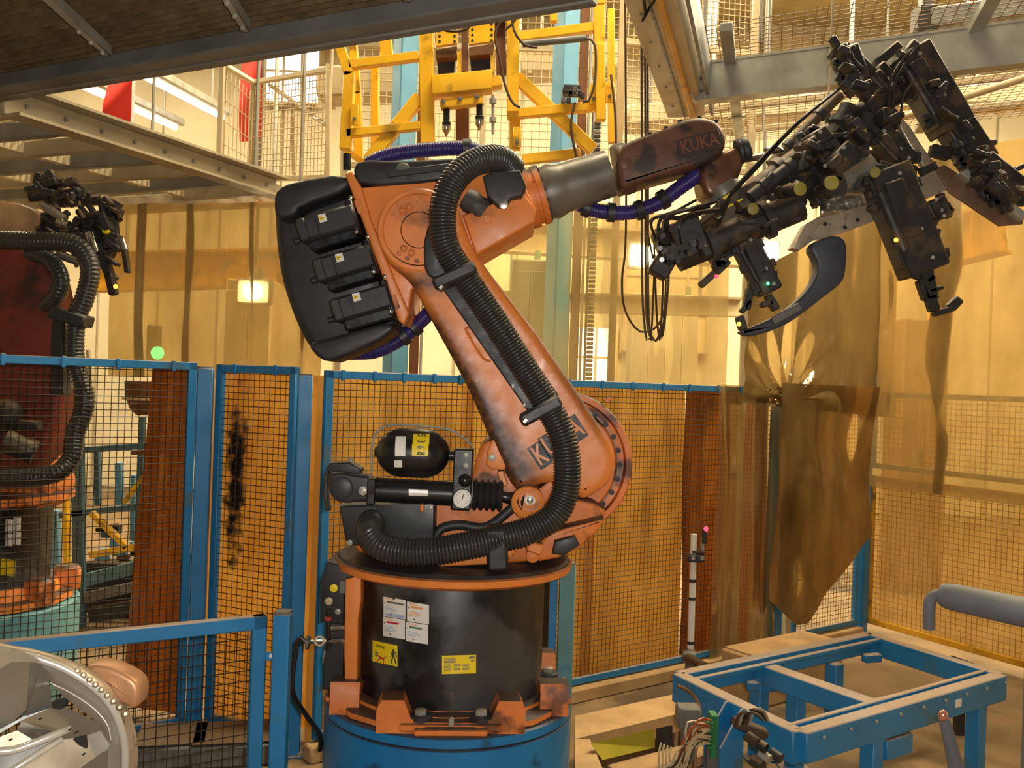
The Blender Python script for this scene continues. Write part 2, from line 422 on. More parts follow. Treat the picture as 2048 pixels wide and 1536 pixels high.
BEIW = M('hall_cladding_beige', S(208, 194, 160), .75, var=.12, scale=1.2)
BEID = M('hall_machine_grey_beige', S(170, 154, 116), .6, var=.2, scale=2)
PIPEG = M('grey_foam_sleeve', S(104, 108, 116), .7, var=.12, scale=12, dust=.3, dcol=S(130, 120, 104))
GREEN = M('green_terminal_block', S(40, 120, 70), .5)
CARS = M('car_body_steel', S(196, 193, 184), .36, metal=.35, var=.15, scale=4, dust=.25, dcol=S(200, 172, 124))
OLIVE = M('olive_yellow_panel', S(168, 152, 40), .5, var=.15)
P_CLR = plastic('clear_yellowed_film', (1.0, .94, .76), S(232, 212, 164), .86, .6, .10, stain=S(176, 130, 66), sscale=1.0)
P_CUR = plastic('yellowed_film_curtain', (.97, .88, .66), S(214, 186, 130), .54, 1.0, .10, stain=S(170, 132, 74), sscale=1.1)
P_AMB = plastic('amber_film_curtain', (.97, .84, .50), S(240, 196, 110), .32, .7, .22, stain=S(166, 112, 50), sscale=1.0, thresh=.48)
P_TORN = plastic('torn_dirty_film', (.98, .88, .62), S(226, 182, 116), .64, 1.0, .12, stain=S(160, 112, 58), sscale=1.6)
P_BLOT = plastic('amber_film_with_soot_stain', (.97, .84, .50), S(240, 190, 100), .30, .7, .22, stain=S(200, 130, 56), sscale=1.0, thresh=.48, blot=(-.215, 1.40, .075, .50))
P_BRN = plastic('brown_film_strip', (.85, .60, .30), S(168, 110, 52), .26, .7, .22, stain=S(104, 64, 28), sscale=2.0)
L_GRN = emit('green_lamp_glow', (.05, 1, .25), 9)
L_RED = emit('red_lamp_glow', (1, .03, .06), 4)
L_ORG = emit('orange_lamp_glow', (1, .35, .03), 5)
L_TUBE = emit('fluorescent_tube_glow', (1, .93, .74), 7)
L_SKY = emit('daylight_pane_glow', (.90, .95, 1), 2.6)
# ================================================================== the hall
ZUP = Vector((0, 0, 1))
def structure(name, mb, mat): return solo(name, mb, mat, kind='structure')
structure('floor', B().box((0, 6.5, -.05), (24, 21, .1)), FLOOR)
structure('ceiling', B().box((0, 6.5, 8.3), (24, 21, .1)), BEID)
wb = structure('wall_back', B().box((0, 16.05, 4.1), (24, .1, 8.3)), BEIW)
structure('wall_left', B().box((-11.05, 6.5, 4.1), (.1, 21, 8.3)), BEIW)
structure('wall_right', B().box((11.05, 6.5, 4.1), (.1, 21, 8.3)), BEIW)
for i in range(22):                                   # cladding sheets of the far wall
    part('wall_panel', B().box((-10.5+i, 15.97, 4.1), (.96, .05, 8.0), ch=.015), BEIW, wb)
def window(n, px0, px1, py0, py1, Y, cols, rows, mat=None):
    a, b = W(px0, py1, Y), W(px1, py0, Y)
    w = solo(n, B().box(((a.x+b.x)/2, Y+.03, (a.z+b.z)/2), (b.x-a.x+.1, .04, b.z-a.z+.1)), BEIGE, kind='structure')
    cw, rh = (b.x-a.x)/cols, (b.z-a.z)/rows
    for i in range(cols):
        for j in range(rows):
            part('pane', B().box((a.x+cw*(i+.5), Y-.002, a.z+rh*(j+.5)), (cw-.03, .02, rh-.03)), mat or L_SKY, w)
    for i in range(cols+1): part('mullion', B().box((a.x+cw*i, Y-.02, (a.z+b.z)/2), (.035, .06, b.z-a.z)), BEIGE, w)
    for j in range(rows+1): part('transom', B().box(((a.x+b.x)/2, Y-.02, a.z+rh*j), (b.x-a.x, .05, .035)), BEIGE, w)
window('window_1', 530, 645, 20, 205, 15.8, 3, 3)
window('window_2', 1150, 1232, 655, 775, 15.8, 2, 2)
window('window_3', 1245, 1420, 480, 700, 15.8, 4, 3, M('dull_window_glass', S(226, 200, 150), .3, var=.1))
# luminaires under the roof, with the one added for the yellow frame
for i, (lx, ly) in enumerate(LAMPS):
    t = thing('strip_luminaire', (lx, ly, 7.6), 'long white fluorescent housing under the hall roof', 'lamp', 'fluorescent strip lamps under the hall roof')
    part('housing', B().box((lx, ly, 7.72), (2.7, .5, .12), ch=.02), BEIGE, t)
    for k in (-.13, .13): part('tube', B().cyl((lx-1.3, ly+k, 7.63), (lx+1.3, ly+k, 7.63), .025, 8), L_TUBE, t)
    for k in (-1, 1): part('hanger', B().cyl((lx+k, ly, 7.78), (lx+k, ly, 8.25), .01, 5), GALV, t)
# strip lamps seen over the gallery
def strip(a, b, Ya, Yb, label):
    p, q = W(*a, Ya), W(*b, Yb); t = thing('strip_luminaire', (p+q)/2, label, 'lamp')
    part('housing', B().bar(p+V(0, 0, .07), q+V(0, 0, .07), .26, .10, ch=.02), GALV, t)
    part('tube', B().tube([p, q], .035, 8), L_TUBE, t)
    for k in (.15, .85): m = p.lerp(q, k); part('hanger', B().cyl(m+V(0, 0, .1), (m.x, m.y, 8.24), .012, 5), GALV, t)
strip((150, 165), (350, 255), 9.5, 12.5, 'lit strip lamp crossing behind the first red banner')
strip((255, 135), (445, 235), 9.5, 12.8, 'upper lit strip lamp running towards the mesh cage')
# big machinery and structure far behind the fences
def girder(a, b, Ya, Yb, w, d, mat, label, name='crane_girder'):
    p, q = W(*a, Ya), W(*b, Yb); t = thing(name, (p+q)/2, label, 'girder')
    part('web', B().bar(p, q, .03, d), mat, t)
    for k in (-1, 1): part('flange', B().bar(p+V(0, 0, k*d/2), q+V(0, 0, k*d/2), w, .03), mat, t)
    for k in range(1, 9): m = p.lerp(q, k/9); part('stiffener', B().box(m, (w*.8, .02, d*.96)), mat, t)
    for k in (.15, .85): m = p.lerp(q, k); part('hanger', B().cyl(m+V(0, 0, d/2), (m.x, m.y, 8.24), .025, 6), GALV, t)
girder((190, 545), (600, 535), 10.5, 10.8, .25, .40, YELG, 'yellow crane girder behind the film left of the robot')
girder((1640, 555), (2010, 455), 11.0, 9.0, .25, .45, YELG, 'yellow girder behind the film below the gripper')
girder((930, 470), (1500, 505), 12.0, 12.0, .3, .35, BEIGE, 'beige roof girder seen beside the hanging cables')
girder((940, 600), (1480, 615), 12.5, 12.5, .25, .22, BEIGE, 'slim beige girder below the hanging cables')
def cabinet(px0, px1, py0, py1, Y, d, mat, label, panels=3):
    a, b = W(px0, py1, Y), W(px1, py0, Y); z0 = max(a.z, 0.0); z0 = 0.0
    t = thing('control_cabinet', ((a.x+b.x)/2, Y+d/2, 0), label, 'cabinet')
    part('body', B().box(((a.x+b.x)/2, Y+d/2, (b.z+z0)/2), (b.x-a.x, d, b.z-z0), ch=.02), mat, t)
    w = (b.x-a.x)/panels
    for i in range(panels):
        c = (a.x+w*(i+.5), Y-.01, (b.z+z0)/2)
        dr = part('door', B().box(c, (w*.94, .03, (b.z-z0)*.92), ch=.008), mat, t)
        part('handle', B().box((c[0]+w*.36, Y-.04, c[2]), (.02, .03, .16), ch=.004), BLACKM, dr)
    part('lamp', B().cyl((b.x-.15, Y+.1, b.z), (b.x-.15, Y+.1, b.z+.12), .04, 10), L_ORG if 'orange' in label else INKG, t)
cabinet(440, 545, 560, 900, 10.0, .5, BEID, 'grey beige control cabinet behind the film left of the robot', 2)
cabinet(1010, 1100, 520, 900, 11.5, .6, M('dark_green_cabinet', S(74, 72, 48), .6), 'dark green cabinet behind the robot elbow', 2)
cabinet(1255, 1400, 590, 900, 13.5, .6, BEIW, 'pale cabinet row behind the hanging cables', 4)
cabinet(1600, 1700, 600, 900, 10.5, .5, BEID, 'grey cabinet behind the creased film', 2)
cabinet(1800, 1900, 640, 900, 10.0, .5, M('brown_cabinet', S(150, 112, 64), .6), 'brown cabinet with orange lamp behind the film', 2)
# flood lamps behind the films; the two bright ones are added for glare spots
def flood(px, py, Y, e, label):
    p = W(px, py, Y); t = thing('flood_lamp', p, label, 'lamp')
    part('housing', B().box(p+V(0, .09, 0), (.34, .14, .26), ch=.02), DSTEEL, t)
    part('lens', B().lathe(p+V(0, .02, 0), V(0, -1, 0), [(0, .095), (.012, .09), (.02, .06), (.022, .002)], 20), emit('flood_lens_glow', (1, .90, .62), 26), t)
    part('bracket', B().cyl(p+V(0, .1, .12), (p.x, p.y+.1, 8.24), .02, 6), DSTEEL, t)
    area('flood_light', p+V(0, -.05, 0), (.28, .2), e, (1, .86, .55), (math.radians(70), 0, 0))
flood(1292, 510, 9.2, 60, 'flood lamp added for the bright spot beside the hanging cables')
flood(1528, 505, 9.6, 60, 'flood lamp added for the glare on the film under the gripper')
flood(505, 582, 9.4, 15, 'small lit flood lamp behind the film left of the robot')
# green signal lamp behind the left fence
t = thing('signal_lamp', W(314, 712, 7.2), 'glowing green signal lamp on a box above the left fence', 'lamp')
part('housing', B().box(W(308, 690, 7.22), (.10, .06, .30), ch=.01), BLACKM, t)
part('lens', B().ell(W(315, 706, 7.15), (.05, .04, .05), 12), L_GRN, t)
part('stand', B().cyl(W(310, 700, 7.25), (W(310, 700, 7.25).x, 7.25, 0), .02, 8), GALV, t)

# ================================================================== guard fences
FZ = 2.12
U = Vector((.799, .601, 0))
def pt(px, Y, z=0.0):
    p = W(px, 750, Y); return Vector((p.x, Y, z))
def fence(p0, p1, z0, z1, mat, label, cat='fence panel', sp=.037, fw=.045, clips=5, wire=WIRE, mid=False, name='mesh_fence', group=None):
    t = thing(name, ((p0.x+p1.x)/2, (p0.y+p1.y)/2, z0), label, cat, group)
    d = (p1-p0); L = d.length; d = d.normalized(); nn = Vector((d.y, -d.x, 0))
    if nn.y > 0: nn = -nn                        # towards the viewer
    def P(s, z, o=0): return Vector((p0.x+d.x*s+nn.x*o, p0.y+d.y*s+nn.y*o, z))
    for nm, a, b in (('top_rail', P(0, z1-fw/2), P(L, z1-fw/2)), ('bottom_rail', P(0, z0+fw/2), P(L, z0+fw/2))):
        part(nm, B().bar(a, b, .04, fw, ch=.004), mat, t)
    for s in (fw/2, L-fw/2): part('stile', B().bar(P(s, z0), P(s, z1), fw, .04, up=nn, ch=.004), mat, t)
    part('wire_mesh', B().wires(P(fw, z0+fw), d, ZUP, L-2*fw, z1-z0-2*fw, sp, sp, .0022), wire, t, kind='stuff')
    for k in range(clips):
        s = L*(k+.5+.22*math.sin(k*3.1))/clips
        part('clip', B().box(P(s, z1-fw*.55, .022), (.022, .014, fw*1.35), Matrix.Rotation(math.atan2(d.y, d.x), 3, 'Z'), ch=.004), mat, t)
    return t
def post(p, z1, mat, label, w=.08, name='fence_post', ang=0.0, cap=True, lean=0.0):
    t = thing(name, (p.x, p.y, 0), label, 'post'); R = Matrix.Rotation(ang, 3, 'Z')
    part('tube', B().box((p.x, p.y, z1/2), (w, w, z1), R, ch=.006), mat, t)
    part('base_plate', B().box((p.x, p.y, .006), (w*1.5, w*1.5, .012), R, ch=.003), mat, t)
    if cap: part('cap', B().box((p.x, p.y, z1+.004), (w*.92, w*.92, .008), R, ch=.002), DSTEEL, t)
    for sx in (-1, 1):
        for sy in (-1, 1): part('anchor_bolt', B().cyl((p.x+sx*w*.62, p.y+sy*w*.62, .01), (p.x+sx*w*.62, p.y+sy*w*.62, .03), .008, 6), GALV, t)
    return t
A = math.atan2(U.y, U.x)
fence(pt(-60, 4.75), pt(392, 5.42), .06, FZ, BLUE, 'blue mesh fence panel in front of the dark red robot', clips=4)
post(pt(412, 5.46), FZ-.03, BLUE, 'blue fence post between the wide left panel and the narrow panel', .085, ang=.2)
fence(pt(436, 5.48), pt(596, 5.24), .06, FZ-.005, BLUE, 'narrow blue mesh fence panel left of the pressure cylinder', clips=2)
post(pt(611, 5.17), FZ-.05, BLUE, 'blue fence post right of the narrow panel', .075, ang=.3)
LX = lambda s: Vector((-1.01+U.x*s, 5.13+U.y*s, 0))           # main fence line behind the robot
fence(LX(0), LX(1.55), .10, FZ-.02, BLUE, 'blue mesh fence panel with amber film straight behind the robot', clips=8)
fence(LX(1.57), LX(3.86), .10, FZ-.02, BLUE, 'blue mesh fence panel behind the white sensor pole', clips=8)
post(LX(3.93), FZ-.03, BLUE, 'blue corner fence post under the creased film', .09, ang=A)
post(LX(4.08), FZ-.03, BEIGE, 'beige post beside the blue corner post', .06, ang=A)
fence(LX(4.15), LX(5.05), .10, FZ-.03, BLUE, 'blue mesh fence panel behind the torn hanging film', clips=3)
post(LX(5.12), FZ-.04, BLUE, 'blue fence post beside the yellow gate', .085, ang=A)
# yellow gate at the end of the cell
g0 = LX(5.2); g1 = Vector((4.6, 5.7, 0))
fence(g0, g1, .10, 1.38, YELG, 'yellow framed mesh gate covered with film', 'gate', .045, .05, 0, M('yellowish_wire', S(150, 110, 40), .6), name='mesh_gate')
fence(g0+V(.02, .06, 0), g1+V(.02, .06, 0), 1.44, FZ-.02, BLUE, 'blue framed mesh panel above the yellow gate', clips=0, sp=.045)
# low gates
fence(Vector((-1.95, 3.18, 0)), W(531, 1250, 3.80)*1.0-Vector((0, 0, W(531, 1250, 3.80).z)), .12, 1.105, BLUE, 'low blue mesh gate in the foreground beside the pedestal', 'gate', .042, .055, 0, name='low_gate')
lp = W(566, 1240, 3.80); post(Vector((lp.x, lp.y, 0)), 1.115, BLUE, 'low blue gate post in the foreground', .066)
hg = thing('gate_latch', W(540, 1312, 3.80), 'small blue latch between low gate and post', 'latch')
part('plate', B().box(W(542, 1312, 3.79), (.05, .012, .035), ch=.003), BLUE, hg); part('bolt', B().cyl(W(542, 1312, 3.775), W(542, 1312, 3.785), .009, 8), GALV, hg)
rp = W(1136, 1127, 5.0); post(Vector((rp.x, rp.y, 0)), rp.z, TEAL, 'low teal gate post standing right of the pedestal', .082)
q0 = W(1098, 1118, 5.02); fence(Vector((q0.x+.03, 4.98, 0)), Vector((q0.x+.005, 5.75, 0)), .12, rp.z+.02, BLUE, 'low mesh gate seen edge-on beside the drum', 'gate', .04, .05, 0, name='low_gate')

# ================================================================== hanging films
def film(p0, p1, z0, z1, mat, label, amp=.03, waves=5, nu=60, nv=30, seed=0, name='film_curtain', warp=None, fold=.35):
    d = (p1-p0); n = Vector((d.y, -d.x, 0)).normalized()
    rnd = random.Random(seed); ph = [rnd.uniform(0, 6.28) for _ in range(4)]
    def fn(u, v):
        z = z0(u) if callable(z0) else z0; zt = z1(u) if callable(z1) else z1
        p = p0.lerp(p1, u); zz = z + (zt-z)*v
        o = .45*amp*(math.sin(u*waves*4.1+ph[0]) + .3*math.sin(u*waves*9.7+ph[1]+v*1.3) + fold*math.sin(v*5+u*4+ph[2]))
        o += amp*.9*mnoise.noise(Vector((p.x*1.7+seed, p.y*1.7, zz*1.1))) + amp*.25*mnoise.noise(Vector((p.x*6+seed, p.y*6, zz*2.5)))
        q = Vector((p.x, p.y, zz)) + n*o
        return warp(u, v, q) if warp else q
    return solo(name, B().sheet(fn, nu, nv, .0015), mat, label, 'plastic film')
OFF = Vector((-U.y, U.x, 0))*.10
for i, (s0, s1, m) in enumerate(((0.0, 1.05, P_AMB), (.98, 2.1, P_AMB), (2.0, 3.0, P_AMB))):
    film(LX(s0)+OFF*(1+.25*i), LX(s1)+OFF*(1+.25*i), .06, FZ-.06, m, ['amber film behind the fence left of the drum', 'amber film behind the fence right of the link arm', 'amber film behind the fence beside the sensor pole'][i], .02, 2, seed=i+1)
film(LX(2.95)+OFF, LX(3.9)+OFF, .06, FZ-.06, P_BRN, 'brown stained film strip behind the sensor pole', .03, 3, seed=9)
film(pt(428, 5.60), pt(668, 5.38), .06, FZ-.05, P_BLOT, 'amber film with dark stain behind the narrow fence panel', .02, 2, seed=5)
film(pt(300, 5.75), pt(395, 5.55), .05, FZ-.02, P_BRN, 'brown film strip hanging at the edge of the left panel', .03, 2, 30, 24, seed=6, warp=lambda u, v, q: q+Vector((-(1-v)*.12*(1-u), 0, 0)))
# upper films between the fence and the gallery steel
film(pt(215, 6.6), pt(640, 6.3), FZ-.1, 3.22, P_CUR, 'yellowed film curtain hanging left of the black motor guard', .035, 6, 80, 24, seed=11)
film(LX(1.2)+OFF*2.5, LX(3.55)+OFF*2.5, FZ-.05, 3.35, P_CLR, 'clear film behind the hanging cables', .012, 3, 80, 24, seed=12)
def crease(u, v, q):
    # pulled tight to a tie point on the fence corner: ridges radiate from it
    ds, dz = (u-.27)*2.05, q.z-2.02; r = math.hypot(ds, dz); th = math.atan2(dz, ds)
    k = .045*math.sin(th*13+r*3)*math.exp(-(r/.55)**2)*min(1, r/.12)
    return q + Vector((U.y, -U.x, 0))*k
film(LX(3.30)-OFF*1.2, LX(5.35)-OFF*1.2, lambda u: 1.98-.1*u, lambda u: 2.9+.95*u, P_CUR, 'creased film curtain hanging behind the gripper', .035, 4, 130, 60, seed=13, warp=crease, fold=.6)
film(LX(3.13)-OFF*.5, LX(3.86)-OFF*.5, .06, FZ-.01, P_CLR, 'film sheet hanging on the fence right of the sensor pole', .03, 3, seed=14)
film(LX(3.72)-OFF*1.4, LX(4.95)-OFF*1.4, lambda u: .25+1.0*max(0, u-.35)+.9*max(0, .25-u), FZ+.02, P_TORN, 'torn film draped over the fence left of the yellow gate', .06, 2, 70, 50, seed=15, fold=1.3)
film(g0+V(-.1, -.1, 0), g1+V(-.1, -.1, 0), 1.30, lambda u: 4.0, P_CUR, 'wide film curtain hanging above the yellow gate', .05, 4, 90, 50, seed=16)
film(g0+V(.04, .10, 0), g1+V(.04, .10, 0), .12, 1.36, P_CUR, 'film lining behind the yellow gate mesh', .02, 3, seed=17)
film(g0+V(1.0, -1.75, 0), g0+V(1.35, -2.3, 0), 1.55, 2.0, P_CUR, 'small knotted film scrap hanging above the gate', .05, 1, 20, 14, seed=18)
# ================================================================== pedestal + main robot
YR = 4.40
AX = Vector((-.242, YR, 0)); ZP = .621
pd = thing('robot_pedestal', (AX.x, AX.y, 0), 'round blue steel pedestal carrying the orange robot', 'pedestal')
part('body', B().lathe((AX.x, AX.y, 0), ZUP, [(0, .565), (.562, .565), (.567, .560)], 72), BLUEP, pd)
part('top_plate', B().lathe((AX.x, AX.y, .574), ZUP, [(0, .560), (.004, .568), (.040, .568), (.047, .560)], 72), BLUEP, pd)
part('seam_gap', B().lathe((AX.x, AX.y, .566), ZUP, [(0, .553), (.009, .553)], 72), BLACKM, pd)

rb = thing('industrial_robot', (AX.x, AX.y, ZP), 'orange six-axis industrial robot with black ribbed hose on blue pedestal', 'robot')
def ang(a, r, z): return Vector((AX.x+math.cos(a)*r, AX.y+math.sin(a)*r, z))
# --- foot
bp = part('foot_plate', B().lathe((AX.x, AX.y, ZP), ZUP, [(0, .54), (.004, .55), (.026, .55), (.032, .542)], 16), ORANGE_DIRTY, rb)
part('foot_ring', B().lathe((AX.x, AX.y, ZP+.036), ZUP, [(0, .47), (.012, .465), (.02, .44)], 48), ORANGE_DIRTY, rb)
for k in range(4):
    a0 = -math.pi/2 + .08 + k*math.pi/2
    def T(r, s, z): return Vector((AX.x+math.cos(a0)*r-math.sin(a0)*s, AX.y+math.sin(a0)*r+math.cos(a0)*s, ZP+z))
    R3 = Matrix((Vector((math.cos(a0), math.sin(a0), 0)), Vector((-math.sin(a0), math.cos(a0), 0)), Vector((0, 0, 1)))).transposed()
    lug = B()
    pl = [(-.305, 0), (-.305, .095), (-.285, .135), (-.195, .135), (-.165, .06), (-.10, .045), (.10, .045), (.165, .06), (.195, .135), (.285, .135), (.305, .095), (.305, 0)]
    fr0 = [T(.515, s, z) for s, z in pl]; fr1 = [T(.39, s, z) for s, z in pl]; n_ = len(pl)
    lug.add(fr0+fr1, [tuple(range(n_)), tuple(range(n_, 2*n_))[::-1]]+[(i, (i+1) % n_, (i+1) % n_+n_, i+n_) for i in range(n_)])
    lug.box(T(.47, 0, .025), (.11, .42, .035), R3, ch=.010)
    lug.box(T(.535, 0, .014), (.03, .30, .030), R3, ch=.010)
    lo = part('foot_lug', lug, ORANGE_DIRTY, rb)
    web = B().sheet(lambda u, v: T(.40+.055*math.sin(math.pi*u)*1.0-.03+.03*0, -.19+.38*u, .03+.11*v), 14, 2, .02)
    part('web', web, ORANGE_DIRTY, lo)
    for s in (-1, 1):
        b0 = part('bolt_washer', B().lathe(T(.475, s*.125, .046), ZUP, [(0, .05), (.014, .05), (.02, .044)], 16), BLACKM, lo)
        part('foot_bolt', B().lathe(T(.475, s*.125, .064), ZUP, [(0, .026), (.02, .026), (.024, .02)], 6), GALV, lo)
    part('locating_pin', B().lathe(T(.535, 0, .04), ZUP, [(0, .012), (.03, .012), (.036, .006)], 10), GALV, lo)
# --- drum
part('base_drum', B().lathe((AX.x, AX.y, ZP+.05), ZUP, [(0, .40), (.01, .425), (.50, .425), (.52, .42), (.57, .42)], 80), DRUM, rb)
ring = part('slew_ring', B().lathe((AX.x, AX.y, 1.190), ZUP, [(0, .44), (.012, .50), (.03, .542), (.058, .547), (.066, .54)], 80), ORANGE, rb)
part('ring_tab', B().ringlathe((AX.x, AX.y, 1.165), ZUP, [(0, .50), (0, .53), (.03, .545), (.03, .50)], 12, -math.pi/2-.27, -math.pi/2+.02), ORANGE, ring)
part('ring_cover', B().lathe((AX.x, AX.y, 1.255), ZUP, [(0, .530), (.012, .520), (.014, .30)], 64), BLACKM, rb)
# bracket at the left of the drum with black connection box and air fittings
def pbox(px0, px1, py0, py1, y0, y1, ch=.006):
    a, b = W(px0, py1, y0), W(px1, py0, y0)
    return B().box(((a.x+b.x)/2, (y0+y1)/2, (a.z+b.z)/2), (b.x-a.x, y1-y0, b.z-a.z), ch=ch)
br = part('side_bracket', B().rprism(PXZ([(691, 1158), (722, 1150), (722, 1200), (716, 1240), (714, 1375), (690, 1382), (688, 1300)], 4.12), 4.12, 4.30, .006), ORANGE, rb)
part('bracket_foot', pbox(668, 720, 1372, 1392, 4.10, 4.3), ORANGE_DIRTY, br)
part('connection_box', B().rprism(PXZ([(640, 1165), (655, 1122), (690, 1135), (720, 1140), (690, 1170), (688, 1250), (640, 1245)], 4.15), 4.15, 4.4, .008), BLACKM, rb)
part('connection_box_base', pbox(645, 690, 1245, 1380, 4.20, 4.42), BLACKM, rb)
for (x, y, r, m) in ((668, 1176, 8, YLAB), (658, 1202, 8, BEIGE), (676, 1223, 6, GALV)):
    part('plug', B().lathe(W(x, y, 4.15), V(0, -1, 0), [(0, r/F*4.15), (.006, r/F*4.15), (.008, r/F*3)], 14), m, rb)
part('rating_plate', pbox(679, 690, 1162, 1186, 4.143, 4.15, 0), INKY, rb)
vy = 4.08
va = part('air_valve', B().tube([W(657, 1215, vy), W(657, 1235, vy), W(657, 1300, vy)], .010, 10), BLACK, rb)
part('red_collar', B().lathe(W(657, 1233, vy), W(657, 1240, vy)-W(657, 1233, vy), [(0, .015), (.016, .015)], 12), INKR, va)
part('fitting', B().tube([W(662, 1256, vy), W(688, 1255, vy)], [.012, .010], 8), CHROME, va)
part('fitting', B().tube([W(615, 1284, vy), W(690, 1282, vy)], .009, 8), CHROME, va)
part('nut', B().lathe(W(664, 1283, vy), V(1, 0, 0), [(0, .017), (.025, .017)], 6), CHROME, va)
part('nut', B().lathe(W(676, 1282, vy), V(1, 0, 0), [(0, .014), (.02, .014)], 6), CHROME, va)
part('flange', B().lathe(W(613, 1285, vy), V(1, 0, 0), [(0, .03), (.012, .03)], 14), DSTEEL, va)
part('turn_ring', B().tube([W(639+9*math.cos(a), 1282+9*math.sin(a), vy-.02) for a in [i*.42 for i in range(16)]], .005, 6), BEIGE, va)
part('key_tab', B().bar(W(650, 1300, vy), W(646, 1325, vy), .012, .004), GALV, va)
part('air_line', B().tube(crm([W(612, 1285, vy), W(600, 1275, vy), W(592, 1300, vy), W(585, 1380, vy), W(612, 1430, vy+.1), W(640, 1470, vy+.15), W(640, 1500, vy+.2)], .03), .011, 8), BLKCAB, rb)
# --- stickers on the drum
def on_drum(cx, cy, wpx, hpx, mat, tilt, prints, name='warning_sticker', label=None):
    """sticker bent round the drum; prints are (u0,u1,v0,v1,mat) patches on it"""
    rr = .4262
    def at(px, py, r):
        # hit the drum surface from the measured photo point
        d = W(px, py, 1.0)-V(0, 0, H); ox, oy = -AX.x, -AX.y
        aa = d.x*d.x+d.y*d.y; bb = 2*(d.x*ox+d.y*oy); c0 = ox*ox+oy*oy-r*r
        t = (-bb-math.sqrt(max(0, bb*bb-4*aa*c0)))/(2*aa); return V(0, 0, H)+d*t
    def patch(u0, u1, v0, v1, r, nu=8):
        def fn(u, v):
            uu, vv = u0+(u1-u0)*u, v0+(v1-v0)*v
            return at(cx+(uu-.5)*wpx, cy-(vv-.5)*hpx+(uu-.5)*wpx*tilt, r)
        return B().sheet(fn, nu, 1, 0)
    s = part(name, patch(0, 1, 0, 1, rr), mat, rb, label)
    for (u0, u1, v0, v1, m) in prints: part('print', patch(u0, u1, v0, v1, rr+.0012, 4), m, s)
    return s, at, rr
lines = lambda n, m: [(.08, .45+.3*((i*7) % 3)/3, .50-i*.07, .53-i*.07, m) for i in range(n)]
def head(sat, cx, cy, wpx, hpx, tilt, txt, u, v, size, mat):
    s, at, rr = sat; c = at(cx+(u-.5)*wpx, cy-(v-.5)*hpx+(u-.5)*wpx*tilt, rr+.0016); r = at(cx+(u-.4)*wpx, cy-(v-.5)*hpx+(u-.4)*wpx*tilt, rr+.0016)-c
    part('print_lettering', text(B(), txt, size, faceM(c, r, ZUP)), mat, s)
for (cx, cy, bar, name) in ((789, 1216, INKY, 0), (836, 1226, INKO, 1), (788, 1256, INKR, 2), (834, 1266, INKG, 3)):
    pr = [(.15, .92 if name < 1 else .72, .70, .80, bar)] + lines(4, INKB if name != 1 else INKO) + [(.04, .09, .66, .71, INKK), (.3, .36, .10, .17, INKK)]
    if name == 0: pr += [(.1, .98, .02, .20, INKB), (.42, .52, .93, 1.0, DRUM)]
    st = on_drum(cx, cy, 44, 39, WHITE, .16, pr, 'instruction_sticker', 'white instruction sticker with %s bar' % ['grey', 'orange', 'red', 'green'][name])
    head(st, cx, cy, 44, 39, .16, 'KUKA', .3, .90, .014, INKO)
st = on_drum(770, 1307, 50, 42, YLAB, .22, [(.1, .22, .40, .50, INKY), (.1, .2, .30, .36, INKY)], 'warning_sticker', 'yellow warning sticker with standing and fallen figure')
head(st, 770, 1307, 50, 42, .22, 'Achtung', .30, .80, .017, INKK)
s, at, rr = st
def fig(mb, pts, w):
    for a, b in zip(pts, pts[1:]):
        p, q = at(*a, rr+.002), at(*b, rr+.002); mb.bar(p, q, w, .001, up=(0, 1, 0))
g = B(); fig(g, [(787, 1304), (787, 1314)], .010); fig(g, [(786, 1312), (782, 1327)], .005); fig(g, [(788, 1312), (792, 1328)], .005); fig(g, [(784, 1304), (781, 1314)], .004); fig(g, [(790, 1304), (794, 1314)], .004)
g.ell(at(787, 1301, rr+.002), (.006, .001, .006), 10); part('standing_figure', g, INKK, s, kind='stuff')
g = B(); fig(g, [(758, 1313), (768, 1319)], .007); fig(g, [(768, 1319), (767, 1327)], .004); fig(g, [(762, 1316), (754, 1322)], .004); fig(g, [(759, 1314), (755, 1310)], .004); fig(g, [(766, 1317), (772, 1314)], .004)
part('fallen_figure', g, INKR, s, kind='stuff')
on_drum(918, 1329, 68, 37, YLAB, -.03, [(.06, .40, .84-.08*i, .88-.08*i, INKY) for i in range(4)] + [(c, c+.20, .48-.07*i, .51-.07*i, INKY) for c in (.06, .34, .60) for i in range(5)] + [(.80, .96, .80, .92, INKY), (.85, .95, .66, .72, INKY)], 'instruction_sticker', 'small yellow instruction sticker with lines of text')
# --- rotating column
YC = YR
cp = [(700, 1098), (684, 1020), (700, 1005), (868, 1002), (905, 985), (942, 955), (955, 905), (968, 880), (990, 876), (1015, 905), (1050, 960), (1110, 985), (1215, 1010), (1205, 1048), (1170, 1085), (1142, 1108), (1060, 1128), (900, 1128), (760, 1120)]
col_ = part('rotating_column', B().rprism(chaikin(PXZ(cp, YR-.20), 1), YR-.20, YR+.28, .025), ORANGE_DIRTY, rb)
part('column_rib', B().rprism(PXZ([(985, 1045), (1020, 1020), (1100, 960), (1115, 975), (1060, 1050), (1000, 1100)], YR-.24), YR-.24, YR-.1, .01), ORANGE_DIRTY, rb)
part('column_web', B().rprism(chaikin(PXZ([(1060, 1128), (1085, 1075), (1110, 1060), (1190, 1040), (1215, 1035), (1180, 1080), (1135, 1112)], YR-.30), 1), YR-.30, YR-.05, .015), ORANGE_DIRTY, rb)
part('stop_block', B().rprism(PXZ([(1110, 1082), (1150, 1072), (1160, 1090), (1128, 1112), (1104, 1108)], YR-.34), YR-.34, YR-.1, .008), BLACKM, rb)
